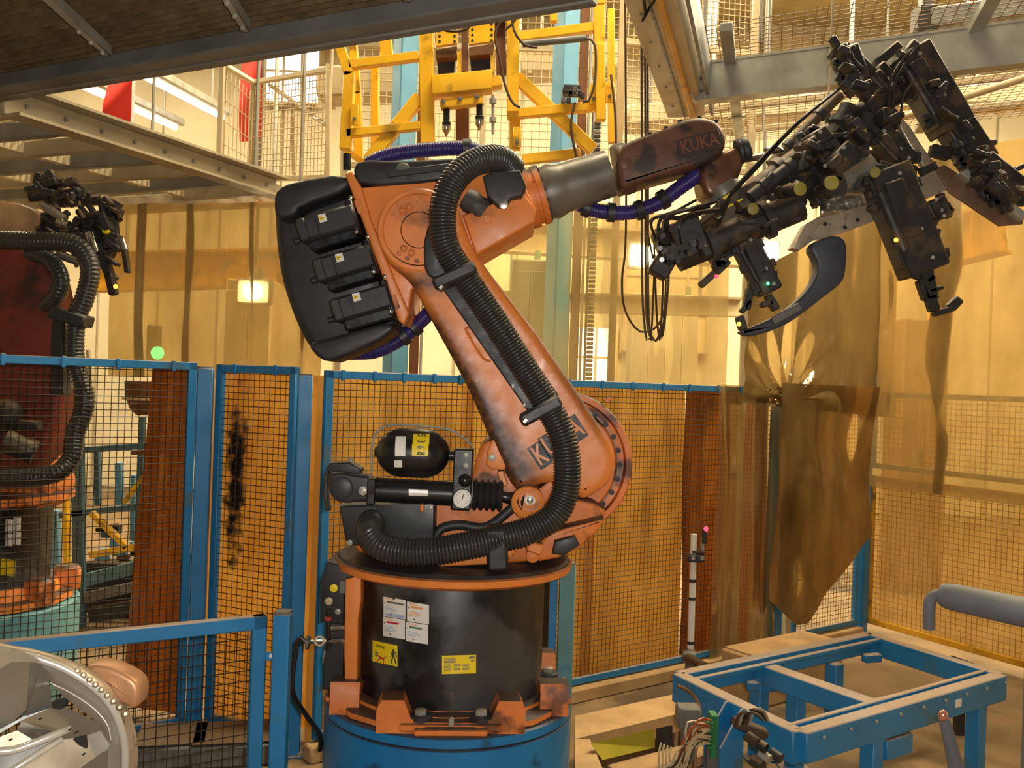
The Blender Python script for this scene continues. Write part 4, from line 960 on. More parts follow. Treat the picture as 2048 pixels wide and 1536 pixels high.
part('yellow_mark', B().ell(W(1455, 391, YG-.064), (.026, .004, .022), 10), YLAB, gr)
part('yellow_mark', B().bar(W(1448, 418, YG-.066), W(1485, 398, YG-.066), .008, .003, up=(0, 1, 0)), YLAB, gr)
# connector cluster at the lower left end
cl = part('connector_block', blk((1318, 500), (1402, 468), 75, .16, -.10), TOOL, gr)
part('connector_head', blk((1305, 525), (1340, 545), 40, .10, -.12), TOOL, cl)
for i in range(16):
    x, y = 1312+rg.random()*85, 455+rg.random()*70
    part('plug', B().cyl(W(x, y, YG-.16), W(x+rg.uniform(-8, 12), y+rg.uniform(-10, 6), YG-.24), rg.uniform(.009, .017), 8), rg.choice([BLACK, TOOL, TOOLG, BLACK]), cl)
for i in range(9):
    x0 = 1306+i*7; a = [W(x0, 495+rg.uniform(-15, 25), YG-.18), W(x0-6+rg.uniform(-8, 8), 450+rg.uniform(-15, 8), YG-.22), W(x0+30, 430+rg.uniform(-12, 8), YG-.2), W(x0+75+rg.uniform(0, 25), 408+rg.uniform(-10, 20), YG-.14)]
    part('cable', B().tube(crm(a, .02), rg.uniform(.005, .009), 6), rg.choice([BLKCAB, CABLE, BLKCAB]), cl)
for i in range(7):      # cable bundle running up the frame
    o = i*6
    a = [W(1400+o, 470-o*.3, YG-.14), W(1450+o*.6, 405-o*.8, YG-.15), W(1520+o*.3, 330-o*.6, YG-.12), W(1585+o*.4, 258-o*.5, YG-.05), W(1660+o*.6, 190-o*.4, YG-.02)]
    part('cable', B().tube(crm(a, .03), .006+.002*(i % 2), 6), [CABLE, BLKCAB][i % 2], gr)
for a in ([(1786, 215), (1790, 165), (1815, 120), (1835, 92)], [(1778, 212), (1782, 160), (1806, 118), (1828, 95)], [(1802, 225), (1808, 190), (1830, 160)], [(1690, 330), (1740, 340), (1780, 372)]):
    part('cable', B().tube(crm([W(x, y, YG-.2) for x, y in a], .02), .005, 6), BLKCAB, gr)
# pneumatic clamp units: body, side plates, jaw, cylinder, nuts
def clamp_unit(a, b, w, y, jaw, label=None, dep=.14, mat=TOOL, lamp=None):
    o = part('clamp_unit', blk(a, b, w, dep, y), mat, gr)
    d = Vector((b[0]-a[0], b[1]-a[1])); L = d.length; d /= L; n = Vector((-d.y, d.x))
    def at2(t, s): return (a[0]+d.x*L*t+n.x*s, a[1]+d.y*L*t+n.y*s)
    part('side_plate', blk(at2(.06, w*.52), at2(.9, w*.50), 7, dep*.7, y-.01), TOOLG, o)
    part('side_plate', blk(at2(.10, -w*.52), at2(.8, -w*.54), 6, dep*.6, y+.01), TOOL, o)
    part('cover', blk(at2(.12, -w*.1), at2(.66, -w*.06), w*.5, .03, y-dep*.55, ch=.01), TOOL, o)
    part('cylinder', seg(at2(.18, w*.28), at2(.75, w*.25), w*.13, y-dep*.55), TOOL, o)
    for t in (.08, .35, .62, .9):
        part('hex_screw', B().lathe(W(*at2(t, w*.32*(1 if t*10 % 2 > 1 else -1)), YG+y-dep/2), V(0, -1, 0), [(0, .009), (.008, .009)], 6), GALV, o)
    for i in range(10):
        t, s = rg.random(), rg.choice([-1, 1])*w*(.5+.12*rg.random())
        part('fitting', B().box(W(*at2(t, s), YG+y-.02), (rg.uniform(.02, .05), .05, rg.uniform(.02, .05)), Matrix.Rotation(rg.uniform(-.6, .6), 3, 'Y'), ch=.005), rg.choice([TOOL, TOOLG, BLACKM]), o)
    for j in jaw:
        part('jaw', pbar(B(), j[0], j[1], j[2], YG+y-.01, .05, ch=.006), mat, o)
    if lamp: part('indicator', B().ell(W(lamp[0], lamp[1], YG+y-dep/2-.03), (.010, .008, .010), 8), lamp[2], o)
    return o
clamp_unit((1688, 100), (1712, 170), 40, -.02, [((1675, 120), (1700, 90), 16), ((1700, 165), (1740, 195), 22), ((1718, 118), (1745, 145), 14)])
clamp_unit((1745, 140), (1780, 180), 34, .05, [((1750, 130), (1798, 90), 18), ((1770, 150), (1800, 120), 14)])
clamp_unit((1815, 105), (1905, 260), 62, -.04, [((1810, 118), (1832, 86), 22), ((1850, 100), (1868, 130), 14), ((1905, 200), (1925, 240), 18)], dep=.2)
clamp_unit((1885, 215), (1960, 330), 50, .0, [((1930, 260), (1950, 285), 20), ((1860, 300), (1900, 310), 24)], dep=.18)
clamp_unit((1950, 330), (2030, 395), 58, -.05, [((1960, 290), (1990, 285), 12), ((2010, 350), (2050, 330), 10), ((2020, 395), (2052, 400), 26)], dep=.16)
clamp_unit((1768, 340), (1848, 545), 82, -.20, [((1850, 540), (1862, 600), 26), ((1838, 560), (1852, 600), 14), ((1858, 590), (1868, 622), 20), ((1866, 628), (1902, 618), 12), ((1898, 618), (1918, 598), 18), ((1850, 565), (1866, 552), 12), ((1855, 583), (1884, 575), 8)], dep=.16, lamp=(1792, 480, L_ORG))
clamp_unit((1862, 400), (1880, 440), 30, -.12, [((1870, 440), (1885, 432), 10), ((1840, 345), (1870, 330), 18), ((1862, 460), (1876, 430), 8)])
clamp_unit((1484, 478), (1540, 585), 44, -.08, [((1500, 575), (1492, 620), 14), ((1535, 590), (1552, 620), 16), ((1500, 600), (1482, 625), 10), ((1478, 632), (1486, 660), 16), ((1520, 610), (1545, 606), 12)], dep=.12, lamp=(1478, 648, L_ORG))
clamp_unit((1420, 520), (1470, 490), 26, -.06, [((1430, 545), (1455, 520), 18), ((1400, 572), (1430, 545), 14)], dep=.09, lamp=(1433, 553, L_RED))
part('green_indicator', B().ell(W(1536, 567, YG-.16), (.007, .006, .007), 8), L_GRN, gr)
clamp_unit((1600, 300), (1650, 270), 32, -.12, [((1590, 310), (1575, 330), 16)])
clamp_unit((1655, 345), (1700, 300), 40, -.16, [((1700, 310), (1725, 300), 18)])
clamp_unit((1755, 265), (1815, 330), 34, -.05, [((1800, 330), (1830, 345), 20)])
# curved locating arm
ca = chaikin([(1612, 486), (1696, 462), (1694, 545), (1684, 568), (1640, 600), (1590, 640), (1545, 662), (1500, 674), (1478, 664), (1492, 658), (1540, 640), (1590, 608), (1625, 570), (1640, 530)], 2)
part('locating_arm', B().rprism(PXZ(ca, YG-.14), YG-.14, YG-.05, .015), M('blue_grey_bracket', S(58, 62, 72), .5, var=.25, dust=.5), gr)
part('arm_pad', B().bar(W(1600, 612, YG-.15), W(1545, 642, YG-.15), .035, .02, up=(0, 1, 0), ch=.004), DSTEEL, gr)
# random small blocks along the beams
for i in range(130):
    t = rg.random(); base = rg.choice([((1775, 345), (1850, 540)), ((1815, 105), (1960, 330)), ((1950, 330), (2030, 395)), ((1690, 100), (1720, 190)), ((1400, 470), (1700, 250)), ((1380, 500), (1600, 405)), ((1600, 330), (1800, 230)), ((1620, 400), (1760, 300)), ((1690, 250), (1760, 350))])
    x = base[0][0]+(base[1][0]-base[0][0])*t+rg.uniform(-22, 22); y = base[0][1]+(base[1][1]-base[0][1])*t+rg.uniform(-26, 24)
    s = rg.uniform(.014, .085)
    if rg.random() < .6: part('fixture_block', B().box(W(x, y, YG-.12+rg.uniform(-.10, .06)), (s, rg.uniform(.03, .1), rg.uniform(.012, .035) if s > .045 else rg.uniform(.015, .09)), Matrix.Rotation(rg.uniform(-.9, .9), 3, 'Y'), ch=.005), rg.choice([TOOL, TOOLG, TOOL, BLACKM]), gr)
    else: part('fitting', B().cyl(W(x, y, YG-.12), W(x+rg.uniform(-22, 22), y+rg.uniform(-18, 12), YG-.16), rg.uniform(.010, .022), 9), rg.choice([TOOL, TOOLG, CABLE]), gr)
part('chrome_rod', seg((1498, 318), (1530, 312), 7, -.05), CHROME, gr)
part('glass_cover', B().ell(W(1548, 300, YG-.05), (.05, .03, .02), 12), CHROME, gr)
# pressed sheet part held by the gripper
sp_ = thing('pressed_car_part', W(1700, 420, YG-.02), 'dusty pressed sheet metal car part held by the gripper', 'car part')
def chan(pts, y0, dep, name, mat): part(name, B().rprism(PXZ(pts, YG+y0), YG+y0, YG+y0+dep, .004), mat, sp_)
chan([(1584, 496), (1612, 448), (1640, 432), (1700, 412), (1870, 338), (1895, 345), (1912, 372), (1780, 430), (1680, 468), (1625, 482), (1600, 500)], -.02, .012, 'web', SHEET)
chan([(1584, 496), (1612, 448), (1640, 432), (1650, 440), (1622, 470), (1600, 500)], -.10, .08, 'flange', SHEET)
chan([(1868, 336), (1890, 330), (2050, 430), (2046, 448), (2000, 452), (1900, 385)], -.03, .02, 'end_web', M('brown_sheet', S(120, 92, 70), .45, metal=.3, var=.25))
chan([(1920, 345), (1936, 336), (2052, 424), (2046, 440)], -.08, .06, 'end_flange', GALV)
part('bracket', B().rprism(chaikin(PXZ([(1792, 240), (1812, 238), (1850, 300), (1872, 325), (1850, 340), (1825, 300)], YG-.06), 1), YG-.06, YG-.02, .008), SHEET, sp_)
part('cross_member', B().rprism(chaikin(PXZ([(1790, 258), (1815, 262), (1795, 330), (1775, 340), (1770, 310)], YG-.01), 1), YG-.01, YG+.02, .006), SILVER, sp_)
part('deep_drawn_cup', B().lathe(W(1672, 368, YG-.16), W(1735, 345, YG-.1)-W(1672, 368, YG-.16), [(0, .07), (.05, .085), (.12, .10), (.16, .11), (.17, .08)], 24), SILVER, sp_)
part('wrinkled_foil', B().sheet(lambda u, v: W(1640+110*u, 400-30*u+55*v-20, YG-.10+.03*math.sin(u*9+v*5)+.02*math.sin(v*14-u*6)), 22, 14, .002), SILVER, sp_)
for x, y in ((1715, 440), (1745, 425), (1690, 455), (1890, 360), (1650, 448)): part('hole', B().lathe(W(x, y, YG-.021), V(0, -1, 0), [(0, .010), (.001, .010)], 10), INKK, sp_)
# hanging cable loops behind the gripper
hc_ = thing('hanging_cables', W(1300, 690, 5.35), 'long brown cable loops hanging behind the gripper', 'cables')
for i, pts in enumerate(([(1252, 440), (1244, 560), (1250, 620), (1275, 660), (1300, 662), (1322, 640), (1336, 580), (1337, 520)], [(1284, 300), (1284, 560), (1290, 660), (1297, 684), (1303, 660), (1308, 560), (1310, 520)], [(1291, 300), (1292, 600), (1300, 672), (1312, 682), (1322, 650), (1326, 560), (1328, 540)],
                         [(1296, 300), (1297, 620), (1306, 676), (1318, 678), (1328, 640), (1332, 560)], [(1308, 480), (1312, 600), (1316, 660), (1322, 682), (1330, 640), (1337, 560), (1338, 470)])):
    top = [W(pts[0][0]-2, -60, 5.35)] if pts[0][1] < 460 else []
    part('cable', B().tube(crm(top+[W(x, y, 5.35+.012*i) for x, y in pts], .04), .0065, 6), CABLE, hc_)
# ================================================================== yellow lifting frame and blue columns
YY = 6.35
yf = thing('lifting_frame', W(940, 300, YY), 'bright yellow welded lifting frame hanging between blue columns', 'lifting frame')
def yb(a, b, w, dy=0., dep=.07, nm='bar'): return part(nm, pbar(B(), a, b, w, YY+dy, dep, ch=.004), YEL, yf)
for a, b, w, dy in (((668, 60), (700, 152), 20, 0), ((700, 145), (691, 300), 22, 0), ((704, 60), (714, 190), 16, .35), ((714, 185), (718, 320), 16, .35), ((698, 131), (838, 113), 17, 0), ((694, 268), (842, 252), 16, 0), ((751, 135), (750, 300), 15, .3),
                    ((738, 322), (840, 195), 25, .02), ((852, 40), (856, 300), 28, 0), ((1026, 20), (1026, 226), 24, 0), ((1030, 220), (1030, 300), 22, .1), ((1033, 76), (1192, 55), 18, .02), ((1014, 230), (1194, 213), 18, .02), ((1033, 155), (1186, 300), 24, .03),
                    ((1197, -40), (1199, 150), 22, 0), ((1199, 90), (1201, 242), 20, -.05), ((1222, 20), (1223, 287), 13, .35), ((1045, 320), (1160, 307), 19, .1), ((830, 52), (1200, -2), 16, .0), ((1104, 0), (1108, 45), 14, .3), ((690, 300), (728, 326), 12, .3), ((770, 70), (775, 120), 24, .3)):
    yb(a, b, w, dy)
for i, (x0, x1, y0, y1) in enumerate(((872, 914, 42, 92), (938, 988, 40, 88))):
    o = part('side_panel', B().rprism(PXZ([(x0, y0), (x1, y0-4), (x1, y1-6), (x0, y1)], YY-.02), YY-.02, YY+.02), YEL, yf)
    for xx in (x0+7, x1-5):
        for kk in range(4): part('panel_hole', B().lathe(W(xx, y0+8+kk*11, YY-.021), V(0, -1, 0), [(0, .010), (.001, .010)], 8), INKK, o)
    part('recess', B().rprism(PXZ([(x0+2, 120-6*i), (x1-4, 115-6*i), (x1-6, 145-6*i), (x0+4, 148-6*i)], YY+.06), YY+.06, YY+.12), BLACKM, yf)
    part('ledge', B().rprism(PXZ([(x0, 100-5*i), (x1, 92-5*i), (x1-2, 112-5*i), (x0, 116-5*i)], YY-.04), YY-.04, YY+.06), RUST, yf)
    part('rib', B().rprism(PXZ([(x0+42, 105-5*i), (x0+50, 100-5*i), (x0+50, 150-5*i), (x0+44, 152-5*i)], YY-.02), YY-.02, YY+.1), YEL, yf)
part('crossbar', B().rprism(PXZ([(862, 150), (984, 138), (984, 176), (864, 188)], YY-.10), YY-.10, YY+.05, .006), YEL, yf)
part('crossbar_bracket', B().rprism(PXZ([(852, 165), (1000, 150), (1004, 170), (858, 190)], YY-.03), YY-.03, YY+.08, .006), YEL, yf)
bk = part('pin_block', B().rprism(PXZ([(879, 200), (966, 188), (967, 206), (881, 216)], YY-.08), YY-.08, YY, .006), YEL, yf)
for x, y in ((887, 203), (920, 198), (954, 194)): part('block_bolt', B().lathe(W(x, y, YY-.08), V(0, -1, 0), [(0, .016), (.012, .016), (.014, .008)], 8), DSTEEL, bk)
for x, y in ((893, 218), (959, 206)):
    pn = part('locating_pin', B().lathe(W(x, y, YY-.04), W(x, y+55, YY-.04)-W(x, y, YY-.04), [(0, .022), (.085, .022), (.09, .03), (.12, .026)], 12), BLACK, yf)
    part('pin_tip', B().lathe(W(x, y+34, YY-.04), V(0, 0, -1), [(0, .03), (.03, .028), (.05, .014), (.07, .006)], 12), CHROME, pn)
part('threaded_rod', B().cyl(W(986, 190, YY-.04), W(986, 268, YY-.04), .011, 8), GALV, yf)
for y in (198, 235): part('rod_nut', B().lathe(W(986, y, YY-.04), V(0, 0, -1), [(0, .026), (.03, .026)], 6), GALV, yf)
part('center_post', pbar(B(), (929, 45), (930, 145), 12, YY, .05), RUST, yf)
part('rust_post', pbar(B(), (1000, 40), (1003, 150), 20, YY+.05, .05), RUST, yf)
part('inner_post', pbar(B(), (925, 200), (925, 310), 26, YY+.3, .08), RUST, yf)
for x, y in ((709, 230), (1034, 275), (1187, 190), (1219, 185)):
    o = part('hinge_plate', B().box(W(x, y, YY-.05), (.055, .02, .14), ch=.005), YEL, yf); part('hinge_bolt', B().lathe(W(x, y+8, YY-.06), V(0, -1, 0), [(0, .012), (.01, .012)], 8), DSTEEL, o)
part('grey_cylinder', B().cyl(W(1045, 88, YY-.05), W(1172, 76, YY-.05), .024, 12), DSTEEL, yf)
ju = part('valve_cluster', B().box(W(1143, 182, YY-.04), (.12, .10, .06), ch=.008), BLACKM, yf)
for i in range(8): part('valve', B().box(W(1125+rg.random()*40, 172+rg.random()*30, YY-.09), (.03, .04, .035), ch=.004), rg.choice([BLACKM, DSTEEL, TOOL]), ju)
for pts in ([(870, 50), (895, 62), (930, 60), (950, 40)], [(1005, 35), (990, 70), (1000, 120), (1010, 170), (1025, 205), (1040, 215)], [(1022, 10), (1028, 60), (1050, 90), (1075, 95)], [(1172, 76), (1190, 90), (1190, 160), (1178, 200), (1165, 205)], [(1150, 205), (1142, 250), (1150, 300), (1160, 330)], [(1222, 150), (1230, 220), (1232, 290)], [(1010, 60), (1030, 40), (1038, 0)]):
    part('cable', B().tube(crm([W(x, y, YY-.09) for x, y in pts], .04), .009, 6), CABLE, yf)
part('hanger', pbar(B(), (852, -60), (852, 60), 30, YY, .08), YEL, yf); part('hanger', pbar(B(), (1198, -130), (1198, 10), 24, YY, .08), YEL, yf)
def column(px, Y, w, z1, label):
    p = W(px, 500, Y); t = thing('blue_column', (p.x, Y, 0), label, 'column')
    part('shaft', B().box((p.x, Y, z1/2), (w, w, z1), Matrix.Rotation(.6, 3, 'Z'), ch=.01), BLUEC, t)
    part('base_plate', B().box((p.x, Y, .01), (w*2.2, w*2.2, .02), Matrix.Rotation(.6, 3, 'Z')), BLUEC, t)
    part('rust_rail', B().box((p.x+w*.95, Y+.02, z1/2), (w*.45, .05, z1-.02), ch=.004), RUST, t)
    part('guide_rail', B().box((p.x+w*1.3, Y+.03, z1/2), (.02, .04, z1-.02), ch=.003), GALV, t)
    return t, p
c_, p_ = column(1118, 7.6, .155, 8.2, 'pale blue steel column standing right of the link arm')
ch_ = B()
dc = thing('energy_chain', (p_.x+.27, 7.55, 1.2), 'thin black drag chain hanging beside the blue column', 'drag chain')
for i in range(84):
    z = 1.25+i*.035; part('chain_link', B().box((p_.x+.27, 7.55, z), (.05, .03, .028), ch=.004), BLACKM if i % 3 else DSTEEL, dc)
part('chain_rod', B().cyl((p_.x+.235, 7.58, 0), (p_.x+.235, 7.58, 8.2), .012, 6), DSTEEL, dc)
column(798, 7.6, .155, 8.2, 'pale blue steel column behind the robot elbow')

# ================================================================== steel platform over the cell (upper left)
ZPF = 3.36
def ovr(px, py, z=ZPF): return GZ(px, py, z)
a0 = ovr(-60, 205); a1 = ovr(1190, 0)
dA = (a1-a0).normalized(); nA = Vector((-dA.y, dA.x, 0));  nA = nA if nA.y < 0 else -nA     # towards the viewer
pf = thing('steel_platform', (a0+a1)/2, 'dark dusty steel platform with grating floor overhead', 'platform')
part('edge_beam', B().bar(a0+V(0, 0, .07), a1+V(0, 0, .07), .05, .17, ch=.006), DSTEEL, pf)
part('edge_lip', B().bar(a0+nA*.06+V(0, 0, .0), a1+nA*.06, .10, .012), DSTEEL, pf)
L_A = (a1-a0).length
jd = (ovr(90, 20)-ovr(215, 130)).normalized()
for q in (ovr(-40, 160), ovr(215, 134), ovr(492, 88), ovr(815, 30), ovr(1120, -20)):
    part('joist', B().bar(q+V(0, 0, .07), q+jd*2.3+V(0, 0, .07), .032, .05, ch=.004), GALV, pf)
    for kk in range(3): part('joist_bolt', B().lathe(q+jd*(.06+.12*kk)+V(0, 0, .044), V(0, 0, -1), [(0, .01), (.012, .01)], 6), GALV, pf)
gm = B()
for i in range(46):     # grating bars parallel to the edge
    o = a0+nA*(.04+i*.048)+V(0, 0, .115); gm.bar(o, o+dA*L_A, .006, .035)
for i in range(70):
    o = a0+dA*(i*L_A/70)+V(0, 0, .125); gm.bar(o, o+nA*2.2, .006, .02)
part('grating', gm, GRATE, pf, kind='stuff')
part('deck_sheet', B().bar(a0+nA*1.12+V(0, 0, .15), a1+nA*1.12+V(0, 0, .15), 2.2, .008), GRATE, pf)
for s, lab in ((.06, 0), (.97, 1)):
    q = a0.lerp(a1, s)+nA*2.1; part('hanger_rod', B().cyl(q+V(0, 0, .15), (q.x, q.y, 8.24), .012, 6), GALV, pf)
    q = a0.lerp(a1, s)-nA*.0; part('hanger_rod', B().cyl(q+V(0, 0, .15), (q.x, q.y, 8.24), .012, 6), GALV, pf)
# ---- gallery beam receding on the left, with expanded-metal floor
ZG = 3.30
b0 = ovr(-40, 215, ZG); b1 = ovr(548, 396, ZG); dB = (b1-b0).normalized(); nB = Vector((-dB.y, dB.x, 0)); nB = nB if nB.x < 0 else -nB
gl_ = thing('gallery_walkway', (b0+b1)/2, 'beige walkway with perforated floor receding above the left robot', 'walkway')
b0 = b0.lerp(b1, .05); LB = (b1-b0).length
GBEI = M('dull_beige_steel', S(158, 144, 114), .55, var=.2, scale=3, dust=.3)
part('channel_beam', B().bar(b0+V(0, 0, .065), b1+V(0, 0, .065), .04, .13, ch=.006), GBEI, gl_)
part('beam_flange', B().bar(b0+V(.05, 0, .0), b1+V(.05, 0, .0), .12, .015), GBEI, gl_); part('beam_flange', B().bar(b0+V(.05, 0, .137), b1+V(.05, 0, .137), .12, .015), GBEI, gl_)
for i in range(9):
    q = b0.lerp(b1, (i+.5)/9)+V(.022, 0, .07); part('beam_bolt', B().lathe(q, V(1, -.4, 0), [(0, .012), (.01, .012)], 8), DSTEEL, gl_)
for i in range(7):
    q = b0.lerp(b1, .04+i*.155); part('cross_joist', B().bar(q+nB*.05+V(0, 0, .05), q+nB*2.6+V(0, 0, .05), .06, .09, ch=.006), DSTEEL if i % 2 else GBEI, gl_)
part('inner_beam', B().bar(b0+nB*.75+V(0, 0, .06), b1+nB*.75+V(0, 0, .06), .06, .07), BEIGE, gl_); part('inner_beam', B().bar(b0+nB*1.5+V(0, 0, .06), b1+nB*1.5+V(0, 0, .06), .06, .07), BEIGE, gl_)
em = B(); st = .045; n_ = int(LB/st)
for i in range(n_):
    o = b0+dB*(i*st)+V(0, 0, .12); em.bar(o+nB*.06, o+nB*2.5+dB*.5, .010, .006); em.bar(o+nB*.06+dB*.5, o+nB*2.5, .010, .006)
part('perforated_floor', em, WIREG, gl_, kind='stuff')
for s in (.1, .9):
    for w_ in (.0, 2.3): q = b0.lerp(b1, s)+nB*w_; part('hanger_rod', B().cyl(q+V(0, 0, .1), (q.x, q.y, 8.24), .012, 6), GALV, gl_)
# end beam under the gallery
eb = thing('support_beam', W(420, 415, 7.0), 'slim grey support beam at the far end of the walkway', 'beam')
part('beam', B().bar(W(225, 412, 6.9), W(640, 392, 7.0), .10, .12, ch=.006), BEIGE, eb); 
for x in (300, 600): q = W(x, 402, 6.95); part('hanger_rod', B().cyl(q, (q.x, q.y, 8.24), .012, 6), GALV, eb)
part('orange_tip', B().ell(W(517, 408, 6.85), (.03, .03, .03), 10), ORANGE, eb)
# ---- mesh cage on the gallery
YQ = 8.2
cg_ = thing('mesh_cage', W(560, 340, YQ), 'beige wire mesh safety cage standing above the walkway', 'cage')
def cbar(a, b, w, Ya, Yb): part('cage_bar', pbar(B(), a, b, w, Ya, .04, Yb, ch=.003), BEIGE, cg_)
A0, A1, A2 = (445, 128), (508, 165), (657, 140); D0, D1, D2 = (438, 330), (502, 358), (655, 355)
cbar(A0, D0, 10, 6.7, 6.7); cbar(A1, D1, 11, 8.0, 8.0); cbar(A2, D2, 9, 7.2, 7.2)
cbar(A0, A1, 9, 6.7, 8.0); cbar(A1, A2, 9, 8.0, 7.2); cbar(D0, D1, 9, 6.7, 8.0); cbar(D1, D2, 9, 8.0, 7.2); cbar((540, 170), (652, 250), 7, 7.9, 7.25); cbar((585, 205), (588, 350), 7, 7.6, 7.6)
def cmesh(a, b, c, Ya, Yb, sp):
    p, q, r = W(*a, Ya), W(*b, Yb), W(*c, Ya); return B().wires(p, q-p, r-p, (q-p).length, (p-r).length, sp, sp, .004)
part('cage_mesh', cmesh(D0, D1, A0, 6.7, 8.0, .16), WIREG, cg_, kind='stuff'); part('cage_mesh', cmesh(D1, D2, A1, 8.0, 7.2, .05), WIREG, cg_, kind='stuff')
for x, y, Yq in ((438, 330, 6.7), (655, 355, 7.2)): q = W(x, y, Yq); part('hanger_rod', B().cyl(q, (q.x, q.y, 8.24), .014, 6), BEIGE, cg_)
# ---- red banners
def banner(p, label, Y, sway):
    pts = [W(x, y, Y) for x, y in p]; 
    def fn(u, v):
        a = pts[0].lerp(pts[1], u); b = pts[3].lerp(pts[2], u); q = a.lerp(b, v); q.y += .04*math.sin(v*5+u*3+sway); return q
    t = thing('red_banner', pts[0], label, 'banner'); part('cloth', B().sheet(fn, 8, 14, .004), REDB, t)
    part('top_rod', B().cyl(pts[0]-V(.05, 0, 0), pts[1]+V(.05, 0, 0), .012, 6), DSTEEL, t)
    q = (pts[0]+pts[1])/2; part('cord', B().cyl(q, (q.x, q.y, 8.24), .006, 5), DSTEEL, t)
banner([(218, 120), (275, 110), (257, 248), (208, 228)], 'wide red banner hanging over the walkway beam', 9.0, 0)
banner([(482, 95), (525, 95), (520, 275), (480, 285)], 'red banner hanging inside the mesh cage', 9.4, 1)

# ================================================================== right hand overhead steel and mesh roof
ZR = 3.86
e0, e1 = ovr(1250, -160, ZR), ovr(1372, 235, ZR)
ob = thing('overhead_beam', (e0+e1)/2, 'wide beige overhead beam with yellow conduit receding to the gripper', 'beam')
part('beam', B().bar(e0+V(0, 0, .11), e1+V(0, 0, .11), .24, .22, ch=.008), BEIGE, ob)
dE = (e1-e0).normalized(); sE = Vector((dE.y, -dE.x, 0))
part('conduit', B().tube([e0+sE*.05+V(0, 0, -.025), e1+sE*.05+V(0, 0, -.025)], .022, 10), YELG, ob)
part('slot', B().bar(e0+sE*-.005+V(0, 0, -.004), e1+sE*-.005+V(0, 0, -.004), .012, .008), DSTEEL, ob)
part('side_web', B().bar(e0+sE*.17+V(0, 0, .11), e1+sE*.17+V(0, 0, .11), .02, .22), DSTEEL, ob)
for i in range(6): part('beam_screw', B().lathe(e0.lerp(e1, .2+i*.14)-sE*.06+V(0, 0, 0), V(0, 0, -1), [(0, .008), (.006, .008)], 8), DSTEEL, ob)
for s in (.5, .98): q = e0.lerp(e1, s); part('hanger_rod', B().cyl(q+V(0, 0, .17), (q.x, q.y, 8.24), .014, 6), GALV, ob)
part('cable_loop', B().tube(crm([ovr(1285, -20, ZR-.03), ovr(1290, 25, ZR-.06), ovr(1284, 42, ZR-.08), ovr(1300, 15, ZR-.05), ovr(1318, -15, ZR-.03)], .03), .008, 6), BLKCAB, ob)
f0, f1 = ovr(1388, 200, ZR-.02), ovr(2150, 112, ZR-.02)
gb = thing('channel_beam', (f0+f1)/2, 'light grey steel channel beam crossing above the gripper', 'beam')
dF = (f1-f0).normalized(); nF = Vector((-dF.y, dF.x, 0)); nF = nF if nF.y < 0 else -nF
part('web', B().bar(f0+V(0, 0, .11), f1+V(0, 0, .11), .015, .22), GALV, gb)
for z_, w_ in ((0, .0), (.22, .0)): part('flange', B().bar(f0+nF*-.04+V(0, 0, z_), f1+nF*-.04+V(0, 0, z_), .10, .014), GALV, gb)
part('end_plate', B().bar(f0+V(0, 0, -.01), f0+V(0, 0, .23), .03, .12, up=nF), BEIGE, gb)
for z_ in (.05, .13): part('end_bolt', B().box(f0+dF*.05+nF*.015+V(0, 0, z_), (.03, .03, .02), ch=.004), DSTEEL, gb)
for s in (.45, .5): part('web_bolt', B().lathe(f0.lerp(f1, s)+nF*.01+V(0, 0, .09), nF, [(0, .012), (.012, .012)], 8), DSTEEL, gb)
for s in (.02, .98): q = f0.lerp(f1, s)-nF*.04; part('hanger_rod', B().cyl(q+V(0, 0, .18), (q.x, q.y, 8.24), .014, 6), GALV, gb)
ms = thing('mesh_roof', W(1650, 100, 5.0), 'wire mesh roof panels on grey rails above the gripper', 'mesh roof')
ZM = ZR+.22
dU = dF; dV = -dE
o_ = ovr(1405, 292, ZM)-dU*.1
wv = 2.6; wu = 3.4
part('roof_mesh', B().wires(o_, dU, dV, wu, wv, .06, .06, .0022), M('brown_roof_wire', S(128, 98, 58), .6), ms, kind='stuff')
for s in (.42, 1.75, 3.0): part('roof_rail', B().bar(o_+dU*s+V(0, 0, -.03), o_+dU*s+dV*wv+V(0, 0, -.03), .07, .05, ch=.004), GALV, ms)
for s in (.25, .9, 1.5): part('cross_rail', B().bar(o_+dV*s+V(0, 0, .03), o_+dV*s+dU*wu+V(0, 0, .03), .05, .04, ch=.004), BEIGE, ms)
for s in (.42, 1.75):
    for t_ in (.3, .95, 1.55): q = o_+dU*s+dV*t_+V(0, 0, -.06); part('rail_clamp', B().tube([q-dU*.06, q+dU*.06], .008, 6), GALV, ms)
for s in (.6, 3.2):
    for t_ in (.3, 2.2): q = o_+dU*s+dV*t_; part('hanger_rod', B().cyl(q, (q.x, q.y, 8.24), .012, 6), GALV, ms)
# upright mesh wall behind the yellow frame / beam
um = thing('mesh_wall', W(1290, 300, 6.9), 'pale upright mesh wall behind the yellow frame', 'mesh wall')
w0, w1 = W(1236, 330, 6.9), W(1500, 345, 7.2)
hgt = 2.3
part('wall_mesh', B().wires(w0, w1-w0, ZUP, (w1-w0).length, hgt, .045, .045, .003), WIREG, um, kind='stuff')
part('edge_post', B().bar((w0.x, w0.y, 0.0), w0+V(0, 0, hgt), .05, .05), BEIGE, um); part('edge_post', B().bar((w1.x, w1.y, 0), w1+V(0, 0, hgt), .05, .05), BEIGE, um)
for z_ in (0, .9, hgt): part('rail', B().bar(w0+V(0, 0, z_), w1+V(0, 0, z_), .04, .04), BEIGE, um)
m2 = thing('mesh_wall', W(940, 200, 8.6), 'pale mesh wall behind the blue columns', 'mesh wall')
w0, w1 = W(690, 330, 8.6), W(1235, 345, 8.6)
